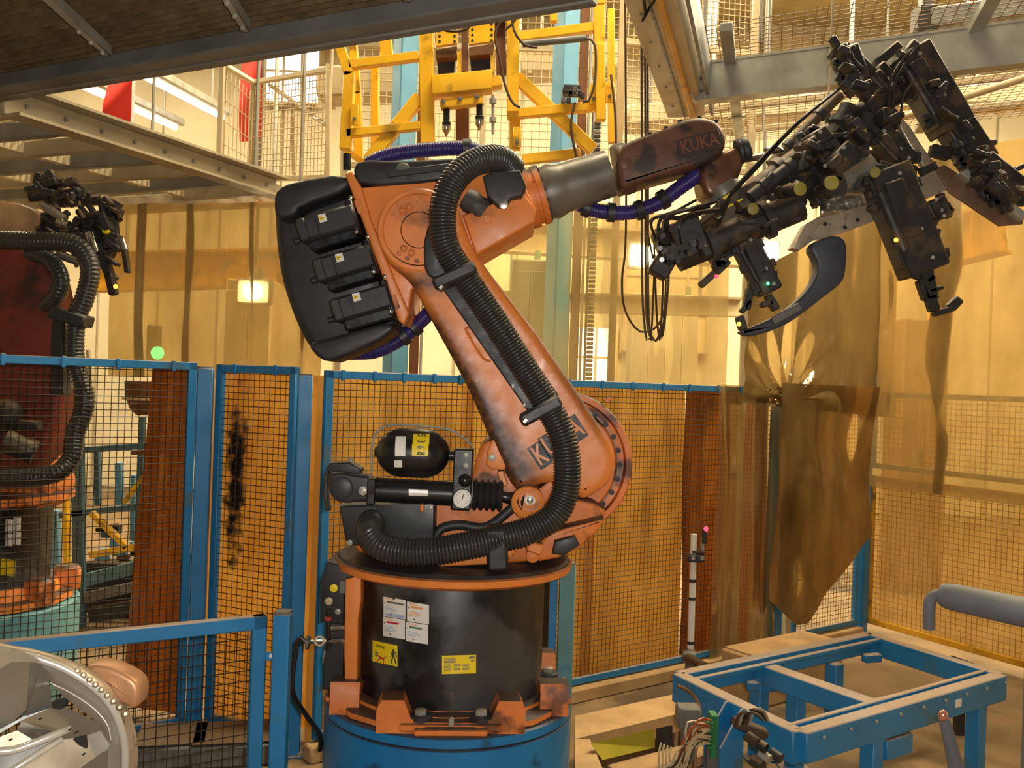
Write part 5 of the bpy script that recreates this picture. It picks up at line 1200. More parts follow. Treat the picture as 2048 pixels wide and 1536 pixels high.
part('wall_mesh', B().wires(w0, w1-w0, ZUP, (w1-w0).length, 2.2, .07, .07, .004), WIREG, m2, kind='stuff')
for s in (0, .5, 1): q = w0.lerp(w1, s); part('edge_post', B().bar((q.x, q.y, 0), q+V(0, 0, 2.2), .05, .05), BEIGE, m2)
for z_ in (0, 1.1, 2.2): part('rail', B().bar(w0+V(0, 0, z_), w1+V(0, 0, z_), .04, .05), BEIGE, m2)
# beige ducts / platform boxes high behind
for (a, b, w, Y, lab) in (((640, 175), (860, 165), 60, 9.6, 'wide beige duct behind the left blue column'), ((1040, 130), (1240, 118), 55, 9.6, 'wide beige duct behind the right blue column'), ((1250, 240), (2100, 190), 40, 9.0, 'long beige duct above the film curtains')):
    t = thing('ventilation_duct', W(*a, Y), lab, 'duct'); p, q = W(*a, Y), W(*b, Y); part('duct', B().bar(p, q, .4, w/F*Y, ch=.02), BEIGE, t)
    for s in (.1, .5, .9): part('seam', B().bar(p.lerp(q, s)-V(.02, 0, 0), p.lerp(q, s)+V(.02, 0, 0), .42, w/F*Y+.03), BEIGE, t)
    for s in (.2, .8): r_ = p.lerp(q, s); part('hanger_rod', B().cyl(r_, (r_.x, r_.y, 8.24), .012, 6), GALV, t)
# curtain rail pipe (upper right)
cr_ = thing('curtain_pipe', W(1900, 200, 5.6), 'thin diagonal pipe carrying the film above the gripper', 'pipe')
part('pipe', B().tube([W(1740, 255, 6.9), W(2100, 140, 5.4)], .022, 10), BEIGE, cr_)
for s in (.1, .9): q = W(1740, 255, 6.9).lerp(W(2100, 140, 5.4), s); part('hanger_rod', B().cyl(q, (q.x, q.y, 8.24), .008, 6), GALV, cr_)
t = thing('pull_cord', W(1658, 230, 4.6), 'thin pale pull cord with dark toggle left of the upper clamps', 'cord')
part('cord', B().cyl(W(1668, -40, 4.75), W(1656, 225, 4.75), .006, 6), BEIGE, t); part('toggle', B().lathe(W(1656, 222, 4.75), V(0, 0, -1), [(0, .008), (.02, .016), (.07, .014), (.08, .004)], 8), BLACKM, t)
# corner bracket at the top right
t = thing('bracket_rail', ovr(1900, 30, ZR+.25), 'short galvanised rail end in the upper right corner', 'rail')
p, q = ovr(1850, 40, ZR+.3), ovr(2120, 5, ZR+.3); part('rail', B().bar(p, q, .10, .10, ch=.006), GALV, t); part('upright', B().bar(p, (p.x, p.y, 8.24), .06, .06), GALV, t); part('end_block', B().box(p, (.12, .12, .14), ch=.01), DSTEEL, t)
# ================================================================== conveyor frame, lower right
ZF = .55
L0 = GZ(1357, 1345, ZF); N0 = GZ(1600, 1462, ZF); F0 = GZ(1738, 1266, ZF); R0 = N0 + (F0-L0)*1.02
cv = thing('conveyor_frame', (L0+R0)/2*1.0-V(0, 0, ZF), 'blue steel conveyor frame on legs with dusty top edges', 'conveyor')
def cb(nm, a, b, w=.07, h=.12, dz=-.06, mat=BLUE): return part(nm, B().bar(Vector(a)+V(0, 0, dz), Vector(b)+V(0, 0, dz), w, h, ch=.006), mat, cv)
u_ = (F0-L0).normalized(); v_ = (N0-L0).normalized()
cb('side_rail', L0, F0); cb('side_rail', N0, R0, .08, .14, -.07); cb('end_rail', L0, N0, .08, .15, -.075); cb('end_rail', F0, R0)
cb('inner_ledge', L0+v_*.10, F0+v_*.10, .03, .03, -.02); cb('inner_ledge', N0-v_*.08, R0-v_*.08, .03, .025, -.01)
m0 = L0+u_*.62; m1 = N0+u_*.72
cb('cross_beam', m0+v_*.05, m1-v_*.02, .10, .11, -.075)
cb('drive_shaft_cover', L0+u_*1.5+v_*.12, L0+u_*1.62+v_*.16, .05, .05, -.1)
for q in (L0+u_*.60+v_*.06, L0+u_*1.30+v_*.05, N0+u_*.55, N0+u_*1.5, L0+u_*.68+v_*.28):
    part('leg', B().bar((q.x, q.y, 0), (q.x, q.y, ZF-.12), .08, .08, up=u_, ch=.005), BLUE, cv); part('foot_plate', B().box((q.x, q.y, .006), (.16, .16, .012)), BLUE, cv)
q = L0+u_*.60+v_*.06; part('bracket', B().box((q.x, q.y, ZF-.14), (.16, .10, .05), ch=.006), BLUE, cv)
q = N0+u_*.62; part('bracket', B().bar(q+V(0, 0, -.20), q+u_*.22+V(0, 0, -.20), .08, .10, ch=.006), BLUE, cv)
cb('lower_rail', L0+u_*.9+v_*.45, L0+u_*1.6+v_*.5, .06, .06, -.22)
for i in range(9): part('rail_bolt', B().lathe(N0+u_*(.12+i*.2)-v_*-.045+V(0, 0, -.035), v_, [(0, .008), (.008, .008)], 8), GALV, cv)
part('rating_plate', B().box(N0+u_*1.25+v_*.042+V(0, 0, -.07), (.055, .004, .04), Matrix.Rotation(math.atan2(u_.y, u_.x), 3, 'Z')), WHITE, cv)
for s in (.48, .60):
    q = L0+v_*(s*.95)-u_*.045
    part('stiffener_plate', B().add([q+V(0, 0, 0), q-u_*.02+V(0, 0, 0), q-u_*.16+V(0, 0, -.16), q-u_*.16+V(0, 0, -.36), q-u_*.06+V(0, 0, -.46), q+V(0, 0, -.46)]+[p+v_*.012 for p in (q+V(0, 0, 0), q-u_*.02+V(0, 0, 0), q-u_*.16+V(0, 0, -.16), q-u_*.16+V(0, 0, -.36), q-u_*.06+V(0, 0, -.46), q+V(0, 0, -.46))],
         [(0, 1, 2, 3, 4, 5), (11, 10, 9, 8, 7, 6)]+[(i, (i+1) % 6, (i+1) % 6+6, i+6) for i in range(6)]), BLUE, cv)
# motorised valve bundle on the near end
vb_ = thing('sensor_bundle', GZ(1500, 1480, .25), 'dusty sensor bundle with bent cables on the conveyor end', 'sensor')
bq = W(1500, 1455, 4.25)
part('mount_block', B().box(bq, (.16, .07, .04), Matrix.Rotation(.35, 3, 'Y'), ch=.008), CABLE, vb_)
for i in range(5): part('cable', B().tube(crm([W(1472+i*7, 1448, 4.2), W(1480+i*7, 1428-i*2, 4.15), W(1505+i*5, 1424-i, 4.15), W(1528+i*2, 1440, 4.2)], .02), .007, 6), [CABLE, GALV, BLKCAB][i % 3], vb_)
for (x, y, r, m) in ((1505, 1478, .03, CABLE), (1522, 1490, .03, TOOL), (1530, 1512, .028, GALV), (1552, 1510, .03, BLACKM), (1515, 1525, .035, TOOL)): part('sensor_head', B().cyl(W(x-10, y-6, 4.2), W(x+10, y+8, 4.16), r*.8, 10), m, vb_)
part('stem', B().cyl(W(1525, 1510, 4.2), (W(1525, 1510, 4.2).x, 4.2, 0), .02, 8), TOOL, vb_)
# terminal box with wires
tb_ = thing('terminal_box', GZ(1420, 1470, .15), 'grey junction box with green terminals and loose dusty wires', 'junction box')
part('body', B().box(W(1376, 1432, 4.55), (.11, .10, .10), ch=.008), DSTEEL, tb_); part('stand', B().box(W(1376, 1470, 4.58)-V(0, 0, .0), (.06, .06, .25)), DSTEEL, tb_)
part('terminal_strip', B().box(W(1425, 1468, 4.5), (.035, .08, .20), ch=.004), GREEN, tb_)
for i in range(7): part('terminal', B().box(W(1420, 1446+i*8, 4.45), (.03, .02, .014), ch=.002), GREEN, tb_)
part('base', B().bar((W(1425, 1468, 4.5).x, 4.5, 0), (W(1425, 1468, 4.5).x, 4.5, W(1425, 1500, 4.5).z), .05, .05), DSTEEL, tb_)
for i in range(16):
    x0 = 1424-rg.random()*8; y0 = 1440+rg.random()*50
    a = [W(x0, y0, 4.45), W(x0-25-rg.random()*20, y0-8+rg.random()*30, 4.40), W(x0-45-rg.random()*25, y0+40+rg.random()*30, 4.4), W(x0-60-rg.random()*40, 1532+rg.random()*20, 4.42)]
    part('wire', B().tube(crm(a, .03), .0055, 5), rg.choice([BEIGE, CABLE, BEIGE, M('orange_wire%d' % i, S(160, 84, 40), .5)]), tb_)
for i in range(4): part('wire', B().tube(crm([W(1318+i*8, 1560, 4.5), W(1318+i*7, 1510, 4.5), W(1322+i*7, 1485+i*3, 4.52)], .03), .005, 5), BEIGE, tb_)
oc = thing('orange_cable', GZ(1395, 1410, .3), 'brown and orange cable hanging from the conveyor corner', 'cable')
part('cable', B().tube(crm([W(1356, 1372, 4.95), W(1382, 1385, 4.9), W(1398, 1410, 4.8), W(1400, 1450, 4.7), W(1392, 1500, 4.6), W(1388, 1545, 4.5)], .03), .009, 6), RUST, oc)
# concrete curb frame with olive panel
cf = thing('floor_trough', GZ(1250, 1440, 0), 'dusty concrete coloured floor trough frame with olive panel', 'trough')
t0, t1 = GZ(1150, 1432, .24), GZ(1372, 1383, .24); t2, t3 = GZ(1150, 1478, .24), GZ(1420, 1412, .24)
def slab(nm, pts, th, mat):
    pts = [Vector(p) for p in pts]; n = len(pts)
    return part(nm, B().add(pts+[p-V(0, 0, th) for p in pts], [tuple(range(n)), tuple(range(n, 2*n))[::-1]]+[(i, (i+1) % n, (i+1) % n+n, i+n) for i in range(n)]), mat, cf)
slab('curb', [t2, t3, t1, t0], .10, CONC)
for p_ in (t0.lerp(t2, .5)+V(.06, 0, 0), t1.lerp(t3, .5)-V(.1, .05, 0)): part('curb_leg', B().box((p_.x, p_.y, .07), (.10, .14, .14)), CONC, cf)
slab('curb_return', [GZ(1150, 1478, .24), GZ(1150, 1560, .24), GZ(1215, 1560, .24), GZ(1180, 1478, .24)], .10, CONC)
part('olive_panel', B().add([W(1180, 1486, 4.72), W(1308, 1458, 5.0), W(1310, 1495, 5.0), W(1205, 1520, 4.72)]+[W(1180, 1486, 4.75), W(1308, 1458, 5.03), W(1310, 1495, 5.03), W(1205, 1520, 4.75)], [(0, 1, 2, 3), (7, 6, 5, 4), (0, 4, 5, 1), (1, 5, 6, 2), (2, 6, 7, 3), (3, 7, 4, 0)]), OLIVE, cf)
part('dark_panel', B().add([W(1312, 1457, 5.0), W(1345, 1450, 5.08), W(1345, 1490, 5.08), W(1312, 1497, 5.0)]+[W(1312, 1457, 5.03), W(1345, 1450, 5.11), W(1345, 1490, 5.11), W(1312, 1497, 5.03)], [(0, 1, 2, 3), (7, 6, 5, 4), (0, 4, 5, 1), (1, 5, 6, 2), (2, 6, 7, 3), (3, 7, 4, 0)]), BLACKM, cf)
slab('lower_plate', [GZ(1215, 1530, .06), GZ(1420, 1475, .06), GZ(1440, 1500, .06), GZ(1260, 1560, .06)], .05, CONC)
# sill under the main fence
sl_ = solo('trim_1', B().bar(LX(0)+V(-.02, -.05, .045), LX(5.1)+V(-.02, -.05, .045), .10, .09, ch=.01), CONC, kind='structure')
# blocks seen through the conveyor frame
bx = thing('steel_block', GZ(1560, 1400, 0), 'dusty brown steel block under the conveyor frame', 'block'); q = GZ(1560, 1395, .05)
part('body', B().box((q.x+.1, q.y+.3, .16), (.9, .35, .32), Matrix.Rotation(.64, 3, 'Z'), ch=.015), CONC, bx); part('lid', B().box((q.x+.1, q.y+.3, .325), (.86, .31, .012), Matrix.Rotation(.64, 3, 'Z'), ch=.004), CONC, bx)
# black rubber mat / cover behind the conveyor
mt_ = thing('rubber_belt', GZ(1930, 1345, .3), 'black corrugated rubber belt end beside the gate', 'belt')
bp0, bp1 = W(1905, 1312, 5.9), W(1955, 1330, 5.7)
part('belt', B().sheet(lambda u, v: bp0.lerp(bp1, u)+V(0, 0, -.17*v)+V(-.03*math.sin(v*3.1), -.03*math.sin(v*3.1), 0), 4, 14, .012), BLACKM, mt_)
for i in range(4): part('cleat', B().bar(bp0+V(-.02, -.03, -.03-.04*i), bp1+V(-.02, -.03, -.03-.04*i), .016, .014), BLACK, mt_)
part('belt_support', B().bar(((bp0+bp1)/2+V(0, .05, -.17)).to_tuple(), (((bp0+bp1)/2).x, ((bp0+bp1)/2).y+.05, 0), .05, .05), BLACKM, mt_)
# grey foam covered pipe
pp = thing('padded_pipe', W(1950, 1215, 4.0), 'grey foam padded pipe with bent thin end', 'pipe')
part('foam_sleeve', B().lathe(W(1876, 1188, 4.0), W(2120, 1240, 3.7)-W(1876, 1188, 4.0), [(0, .018), (.01, .042), (.03, .052), (.06, .056), (.45, .062), (.62, .063)], 20), PIPEG, pp)
part('bent_rod', B().tube(crm([W(1890, 1190, 4.0), W(1872, 1190, 4.0), W(1861, 1200, 4.0), W(1858, 1222, 4.0), W(1858, 1258, 4.0)], .012), .024, 12), PIPEG, pp)
part('rod_tip', B().lathe(W(1859, 1254, 4.0), V(0, 0, -1), [(0, .019), (.012, .016), (.014, .006)], 12), DSTEEL, pp)
part('stand', B().cyl(W(2075, 1230, 3.75), (W(2075, 1230, 3.75).x, 3.75, 0), .04, 12), PIPEG, pp)
# short rod with a shiny tip
sr = thing('probe_rod', W(1910, 1535, 3.9), 'short grey rod with shiny pink tip standing before the conveyor', 'rod')
part('rod', B().tube([(W(1915, 1560, 3.9).x, 3.9, 0), W(1912, 1530, 3.9), W(1888, 1438, 3.9)], [.04, .032, .022], 12), PIPEG, sr); part('tip', B().ell(W(1886, 1432, 3.9), (.02, .02, .026), 12), M('pink_shiny_tip', S(220, 150, 130), .2, metal=.6), sr)
# sensor pole
YS = 6.35
po = thing('sensor_pole', (W(1385, 1300, YS).x, YS, 0), 'white sensor pole with black bands and red sensor', 'sensor pole')
part('pole', B().cyl(W(1381, 1300, YS), W(1388, 1068, YS), .022, 16), WHITE, po)
for y in (1160, 1196, 1284): part('black_band', B().cyl(W(1385.5-(y-1150)*.03, y+4, YS), W(1385.5-(y-1150)*.03, y-2, YS), .0245, 16), BLACKM, po)
cl_ = part('pole_clamp', B().box(W(1391, 1116, YS-.01), (.115, .06, .05), ch=.008), BLACKM, po)
for x in (1386, 1404): part('clamp_bolt', B().lathe(W(x, 1116, YS-.04), V(0, -1, 0), [(0, .014), (.01, .014)], 8), CHROME, cl_)
part('clamp_top', B().box(W(1396, 1103, YS), (.09, .07, .02), ch=.004), CABLE, po)
sn = part('sensor', B().box(W(1408, 1072, YS), (.03, .05, .10), ch=.005), BLACKM, po); part('red_lens', B().ell(W(1412, 1058, YS-.02), (.016, .014, .018), 10), L_RED, sn); part('sensor_bracket', B().box(W(1405, 1088, YS+.01), (.02, .03, .10), ch=.003), GALV, po)
part('knuckle', B().lathe(W(1366, 1312, YS-.05), V(1, -.2, 0), [(0, .035), (.04, .045), (.08, .035)], 14), DSTEEL, po); part('knuckle_top', B().ell(W(1381, 1303, YS), (.04, .04, .025), 12), CABLE, po)
part('cross_pipe', B().tube([W(1372, 1314, YS-.03), W(1412, 1335, YS-.5)], .03, 12), CABLE, po); part('pole_stand', B().cyl((W(1380, 1310, YS).x, YS, 0), W(1380, 1310, YS), .03, 10), DSTEEL, po)

# ================================================================== second robot behind the left fence
Y2 = 5.95; r2c = Vector((W(-50, 1200, Y2).x, Y2, 0))
p2 = thing('robot_pedestal', r2c, 'round teal pedestal behind the left mesh fence', 'pedestal'); part('body', B().lathe(r2c, ZUP, [(0, .60), (.59, .60), (.60, .59)], 48), M('pale_teal_paint', S(104, 158, 164), .5, var=.15), p2)
r2 = thing('industrial_robot', r2c+V(0, 0, .61), 'dark red industrial robot in shadow behind the left mesh fence', 'robot')
part('foot', B().lathe(r2c+V(0, 0, .61), ZUP, [(0, .57), (.04, .57), (.05, .50), (.12, .47)], 14), ORANGE, r2)
for a_ in (-2.2, -1.2, -.35, .5):
    q = r2c+V(math.cos(a_)*.52, math.sin(a_)*.52, .70); part('foot_lug', B().box(q, (.16, .12, .16), Matrix.Rotation(a_, 3, 'Z'), ch=.02), ORANGE, r2)
part('base_drum', B().lathe(r2c+V(0, 0, .70), ZUP, [(0, .42), (.50, .43), (.53, .43)], 48), DRUM, r2)
part('slew_ring', B().lathe(r2c+V(0, 0, 1.22), ZUP, [(0, .5), (.02, .55), (.06, .55), (.065, .4)], 48), ORANGE_DIRTY, r2)
for i, (x, y, w, h, m) in enumerate(((18, 1052, 13, 24, WHITE), (34, 1048, 14, 24, WHITE), (18, 1080, 13, 24, WHITE), (34, 1076, 14, 24, WHITE), (16, 1135, 30, 30, YLAB))):
    part('sticker', B().box(W(x, y, Y2-.40), (w/F*Y2, .012, h/F*Y2), Matrix.Rotation(-.3, 3, 'Z')), m, r2)
part('column', B().rprism(chaikin(PXZ([(-140, 1040), (-140, 880), (-60, 830), (60, 850), (95, 960), (90, 1010), (40, 1035)], Y2-.1), 1), Y2-.1, Y2+.3, .02), ORANGE_DIRTY, r2)
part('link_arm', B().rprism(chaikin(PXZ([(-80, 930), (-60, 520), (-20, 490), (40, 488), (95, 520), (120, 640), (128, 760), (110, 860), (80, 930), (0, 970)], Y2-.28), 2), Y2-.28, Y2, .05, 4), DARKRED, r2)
part('elbow_disc', B().lathe(W(52, 565, Y2-.05), V(.9, -.45, 0), [(0, .22), (.06, .22), (.07, .2), (.07, .01)], 32), ORANGE_DIRTY, r2)
part('upper_arm', B().rprism(chaikin(PXZ([(-60, 400), (20, 400), (75, 420), (92, 455), (85, 490), (20, 490), (-60, 500)], Y2+.1), 1), Y2+.1, Y2+.45, .03), M('dusty_tan_casting', S(176, 140, 100), .5, var=.25), r2)
part('hand_wheel', B().ell(W(15, 830, Y2-.4), (.10, .08, .10), 14), TOOL, r2)
part('side_motor', B().cyl(W(10, 880, Y2-.45), W(70, 905, Y2-.4), .07, 14), TOOL, r2); part('motor_plate', B().box(W(60, 850, Y2-.4), (.12, .1, .06), ch=.01), TOOL, r2)
def rh(pts, r, mat=HOSE): part('ribbed_hose', ribbed([W(x, y, Y2+d) for x, y, d in pts], r, .022, .08, 10), mat, r2, ang=80)
rh([(-20, 480, -.35), (60, 482, -.4), (140, 486, -.4), (172, 510, -.4), (180, 550, -.4), (168, 600, -.4), (152, 640, -.4), (150, 720, -.4), (170, 800, -.4), (150, 870, -.42), (140, 920, -.45), (100, 950, -.5), (0, 955, -.5), (-60, 945, -.5)], .055)
rh([(60, 505, -.25), (100, 520, -.3), (122, 560, -.33), (108, 600, -.3), (80, 618, -.2)], .05)
part('hose_clamp', pbar(B(), (108, 625), (178, 645), 24, Y2-.4, .15, ch=.01), BLACKM, r2); part('hose_guide', pbar(B(), (125, 640), (120, 790), 26, Y2-.35, .12, ch=.01), BLACKM, r2)
part('guide_strip', pbar(B(), (136, 640), (148, 780), 7, Y2-.43, .03), BEIGE, r2); part('guide_strip', pbar(B(), (176, 700), (184, 775), 6, Y2-.46, .03), BEIGE, r2)
# its gripper
g2 = thing('gripper_tool', W(150, 430, Y2), 'cluttered black and chrome gripper of the left robot', 'gripper')
YG2 = Y2-.05
for a, b, r in (((60, 395), (150, 385), .03), ((120, 405), (200, 400), .03), ((90, 450), (150, 470), .05), ((150, 440), (210, 470), .03), ((165, 470), (230, 560), .028), ((205, 400), (215, 470), .03), ((225, 430), (230, 500), .035)):
    part('beam', B().cyl(W(*a, YG2), W(*b, YG2), r, 12), TOOL, g2)
for i in range(26):
    x, y = rg.uniform(70, 225), rg.uniform(365, 500); x2, y2 = x+rg.uniform(-35, 40), y+rg.uniform(-25, 45)
    if abs(y-(330+x*.7)) > 75: continue
    part('strut', B().cyl(W(x, y, YG2-rg.uniform(0, .15)), W(x2, y2, YG2-rg.uniform(0, .15)), rg.uniform(.012, .026), 8), rg.choice([TOOL, TOOLG, TOOL]), g2)
for i in range(70):
    c = rg.choice([(95, 368, 36, 22), (128, 376, 28, 20), (215, 412, 18, 28), (190, 470, 36, 34), (215, 500, 18, 28), (130, 420, 40, 22), (218, 455, 14, 40)])
    x, y = c[0]+rg.uniform(-1, 1)*c[2], c[1]+rg.uniform(-1, 1)*c[3]; s = rg.uniform(.02, .10)
    if rg.random() < .6: part('fixture_block', B().box(W(x, y, YG2-rg.uniform(0, .2)), (s, .08, rg.uniform(.02, .05) if s > .05 else rg.uniform(.02, .11)), Matrix.Rotation(rg.uniform(-.8, .8), 3, 'Y'), ch=.005), rg.choice([TOOL, TOOL, TOOLG, BLACKM]), g2)
    else: part('cylinder', B().cyl(W(x, y, YG2-.1), W(x+rg.uniform(-14, 18), y+rg.uniform(-6, 24), YG2-.15), rg.uniform(.010, .024), 9), rg.choice([TOOL, CHROME, TOOLG, TOOL]), g2)
for a, b, r, m in (((178, 465), (192, 505), .024, CHROME), ((243, 478), (250, 500), .018, CHROME), ((85, 408), (130, 440), .03, SILVER), ((115, 445), (138, 452), .03, CHROME), ((120, 510), (160, 525), .025, SILVER)): part('chrome_cylinder', B().cyl(W(*a, YG2-.2), W(*b, YG2-.2), r, 12), m, g2)
part('clamp_arm', pbar(B(), (212, 520), (228, 590), 15, YG2-.15, .06, ch=.006), TOOL, g2); part('clamp_arm', pbar(B(), (248, 490), (256, 545), 8, YG2-.12, .05), TOOL, g2); part('clamp_arm', pbar(B(), (200, 490), (216, 545), 14, YG2-.18, .05), TOOLG, g2)
part('indicator', B().ell(W(231, 573, YG2-.2), (.014, .012, .014), 8), L_ORG, g2); part('yellow_cap', B().ell(W(212, 462, YG2-.2), (.025, .02, .02), 10), YLAB, g2)
# third cell: blue and yellow machine frames behind the left fence
fm = thing('machine_frame', W(250, 1250, 8.0)*1.0-V(0, 0, W(250, 1250, 8.0).z), 'blue machine frame with yellow braces behind the left fence', 'machine frame')
def fb(a, b, w, Y, mat, nm='bar', Yb=None): part(nm, pbar(B(), a, b, w, Y, .06, Yb, ch=.004), mat, fm)
GRB = M('grey_blue_steel', S(70, 104, 118), .55, var=.2, dust=.5)
fb((165, 900), (350, 888), 12, 7.6, GRB); fb((120, 1030), (345, 1006), 12, 7.6, GRB); fb((155, 770), (160, 1290), 22, 7.6, GRB, 'leg'); fb((345, 880), (338, 1250), 14, 7.6, GRB, 'leg'); fb((195, 895), (196, 1010), 10, 7.7, GRB, 'leg'); fb((130, 870), (136, 1240), 9, 7.5, YEL, 'leg'); fb((110, 1020), (112, 1180), 18, 7.9, M('pale_cyan_steel', S(120, 170, 190), .5), 'leg')
fb((238, 925), (240, 1010), 13, 8.0, BLUEC, 'leg'); fb((268, 950), (266, 1080), 9, 8.0, BLUEC, 'leg'); fb((300, 890), (298, 1040), 8, 8.1, YELG, 'leg')
fb((183, 1025), (255, 1095), 11, 7.5, YEL, 'brace'); fb((180, 1110), (320, 1085), 13, 7.5, YEL, 'brace'); fb((305, 932), (248, 1005), 9, 7.9, YEL, 'brace'); fb((172, 1160), (330, 1120), 26, 7.8, M('teal_machine_sheet', S(110, 146, 150), .5, var=.3), 'sheet'); fb((170, 1195), (330, 1160), 20, 7.6, DSTEEL, 'sheet'); fb((180, 1230), (330, 1205), 30, 7.6, TOOLG, 'sheet')
for i in range(26):
    x, y = rg.uniform(175, 325), rg.uniform(1055, 1115); part('machine_block', B().box(W(x, y, 8.0), (rg.uniform(.03, .1), .1, rg.uniform(.03, .1)), ch=.006), rg.choice([GRB, DSTEEL, BLUEC, RUST, TOOL]), fm)
part('base_plinth', pbox(165, 338, 1128, 1226, 7.9, 8.8, .02), TOOLG, fm)
part('cone_cup', B().lathe(W(285, 830, 7.9), ZUP, [(0, .05), (.05, .10), (.15, .14), (.28, .15)], 16), RUST, fm); part('cup_rim', B().lathe(W(285, 800, 7.9), ZUP, [(0, .16), (.02, .165)], 16), BEIGE, fm)
q = W(285, 835, 7.9); part('cup_post', B().cyl((q.x, q.y, 0), q, .03, 8), GRB, fm)
fb((265, 905), (345, 902), 9, 7.8, RUST)
# dark boxes at the floor behind the low gate
for (x, y, w, lab) in ((470, 1525, .5, 'dark low box on the floor behind the low gate'), (330, 1530, .36, 'dark flat box on the floor left of the narrow panel')):
    q = GZ(x, y, .0); t = thing('floor_box', q, lab, 'box'); part('body', B().box(q+V(0, .1, .06), (w, .35, .12), Matrix.Rotation(.25, 3, 'Z'), ch=.015), DSTEEL, t); part('lid', B().box(q+V(0, .1, .126), (w*.97, .33, .012), Matrix.Rotation(.25, 3, 'Z'), ch=.004), TOOL, t)
# ================================================================== car body pressing in the foreground (lower left)
YK = 2.3
cp_ = thing('car_body_pressing', W(60, 1600, YK), 'shiny pressed steel car body corner in the near foreground', 'car part')
rim = [(-120, 1270), (0, 1303), (70, 1316), (130, 1338), (185, 1372), (222, 1412), (243, 1460), (250, 1510), (246, 1570), (238, 1640)]
rp_ = crm([W(x, y, YK+.02*i) for i, (x, y) in enumerate(rim)], .012)
part('rim_flange', B().tube(rp_, .010, 12), CARS, cp_)
outp = crm([W(x+26 if i > 2 else x+10, y-16+i*1.5, YK+.06+.02*i) for i, (x, y) in enumerate(rim)], .012)
n_ = min(len(rp_), len(outp))
def strip2(A_, B_, bulge, nrm):
    def fn(u, v):
        i = u*(len(A_)-1); j = u*(len(B_)-1); a = A_[int(i)].lerp(A_[min(int(i)+1, len(A_)-1)], i % 1); b = B_[int(j)].lerp(B_[min(int(j)+1, len(B_)-1)], j % 1)
        return a.lerp(b, v)+Vector(nrm)*bulge*math.sin(math.pi*v)
    return fn
part('outer_skin', B().sheet(strip2(rp_, outp, .012, (0, -.3, 1)), 70, 6, .002), SHEET, cp_)
def plate(nm, pts, mat, th=.004, sub=1):
    a = [W(x, y, YK+d) for x, y, d in pts]; n = len(a)
    return part(nm, B().add(a+[p+V(0, th, -.001) for p in a], [tuple(range(n)), tuple(range(n, 2*n))[::-1]]+[(i, (i+1) % n, (i+1) % n+n, i+n) for i in range(n)]), mat, cp_, ang=50)
inn = crm([W(x, y, YK+d) for x, y, d in ((82, 1328, .06), (96, 1352, .14), (120, 1385, .2), (165, 1420, .22), (205, 1452, .22), (217, 1485, .22), (216, 1530, .22), (210, 1600, .22), (204, 1660, .22))], .012)
rin = crm([W(x, y, YK+.02*i) for i, (x, y) in enumerate(rim) if i > 1], .012)
part('inner_wall', B().sheet(strip2(rin, inn, .014, (0, .2, -.6)), 60, 10, .002), CARS, cp_)
part('wall_bead', B().tube(crm([W(x, y, YK+.13) for x, y in ((100, 1366), (140, 1385), (185, 1415), (214, 1448), (222, 1480))], .012), .002, 8), CARS, cp_)
plate('pillar_cap', [(-60, 1290, 0), (0, 1294, 0), (36, 1299, .0), (77, 1319, .02), (80, 1327, .03), (22, 1324, -.02), (-60, 1375, -.02)], SHEET)
plate('pillar_face', [(-60, 1375, -.02), (22, 1324, -.02), (60, 1324, .0), (52, 1420, .02), (20, 1448, .02), (-60, 1490, .0)], SILVER)
plate('pillar_side', [(60, 1324, .0), (80, 1327, .03), (92, 1345, .08), (101, 1388, .14), (99, 1416, .14), (52, 1432, .02), (52, 1420, .02)], SILVER)
plate('pillar_foot', [(-60, 1490, .0), (20, 1448, .02), (52, 1430, .02), (99, 1416, .14), (43, 1441, .02), (-10, 1472, .0), (-60, 1500, 0)], SILVER)
plate('stamped_step', [(43, 1441, .0), (99, 1416, .09), (136, 1441, .12), (135, 1457, .08), (108, 1461, .04), (77, 1457, .02)], SHEET)
plate('step_riser', [(43, 1441, .0), (77, 1457, .02), (108, 1461, .04), (135, 1457, .08), (118, 1472, .06), (72, 1483, .03), (34, 1461, .0)], SILVER)
plate('stamped_step', [(-60, 1496, -.04), (34, 1461, .0), (72, 1483, .02), (54, 1493, .0), (-60, 1502, -.04)], SHEET)
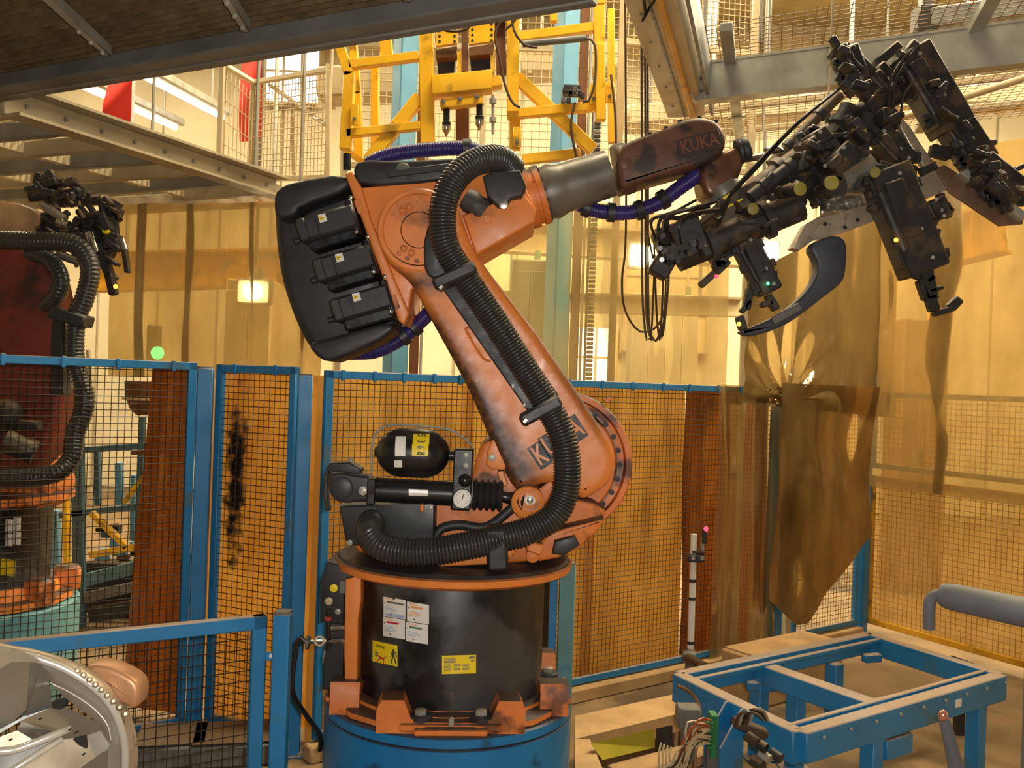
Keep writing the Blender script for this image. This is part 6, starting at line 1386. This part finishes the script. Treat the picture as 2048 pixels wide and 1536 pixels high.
part('ridge', B().tube(crm([W(x, y, YK+d) for x, y, d in ((-60, 1508, -.05), (0, 1503, -.04), (36, 1498, -.02), (108, 1470, .03), (137, 1458, .07))], .012), .010, 10), CARS, cp_)
plate('lower_trough', [(-60, 1512, -.02), (40, 1499, .0), (120, 1472, .06), (122, 1480, .06), (32, 1536, -.02), (-40, 1580, -.05)], SILVER)
plate('lower_plate', [(32, 1536, -.03), (122, 1480, .05), (171, 1472, .1), (190, 1510, .1), (210, 1500, .12), (156, 1540, .05), (60, 1620, -.05), (-20, 1600, -.06)], SHEET)
part('lower_ridge', B().tube(crm([W(x, y, YK+d) for x, y, d in ((-10, 1562, -.06), (32, 1536, -.04), (80, 1505, .0), (122, 1479, .05))], .012), .008, 10), CARS, cp_)
plate('wheel_arch', [(171, 1472, .1), (200, 1462, .16), (218, 1490, .18), (212, 1502, .14), (190, 1511, .1)], CARS)
plate('back_panel', [(99, 1400, .26), (216, 1455, .26), (218, 1560, .26), (90, 1560, .26)], SILVER)
for x, y, d in ((80, 1438, .03), (22, 1479, -.03), (140, 1459, .05), (154, 1464, .07), (168, 1508, .05)): part('slot', B().box(W(x, y, YK+d), (.007, .004, .004), Matrix.Rotation(-.5, 3, 'Y')), INKK, cp_)
part('reinforcement', B().rprism(chaikin(PXZ([(160, 1334), (205, 1330), (255, 1352), (277, 1372), (276, 1412), (262, 1420), (230, 1400), (190, 1365)], YK+.14), 1), YK+.14, YK+.22, .012), M('copper_tinted_steel', S(190, 140, 100), .4, metal=.4, var=.2), cp_)
for i in range(9): part('spot_weld', B().ell(W(155+i*12, 1342+i*8+i*i*.35, YK+.07), (.009, .009, .008), 8), SHEET, cp_)
part('dark_recess', B().rprism(chaikin(PXZ([(104, 1400), (135, 1398), (128, 1420), (102, 1416)], YK+.20), 1), YK+.20, YK+.215), INKK, cp_)
part('square_opening', B().rprism(PXZ([(146, 1478), (170, 1472), (173, 1497), (158, 1490)], YK+.04), YK+.04, YK+.05), INKK, cp_)
part('carrier_stand', B().cyl((W(60, 1560, YK+.35).x, YK+.35, 0), W(60, 1560, YK+.35), .05, 12), DSTEEL, cp_)
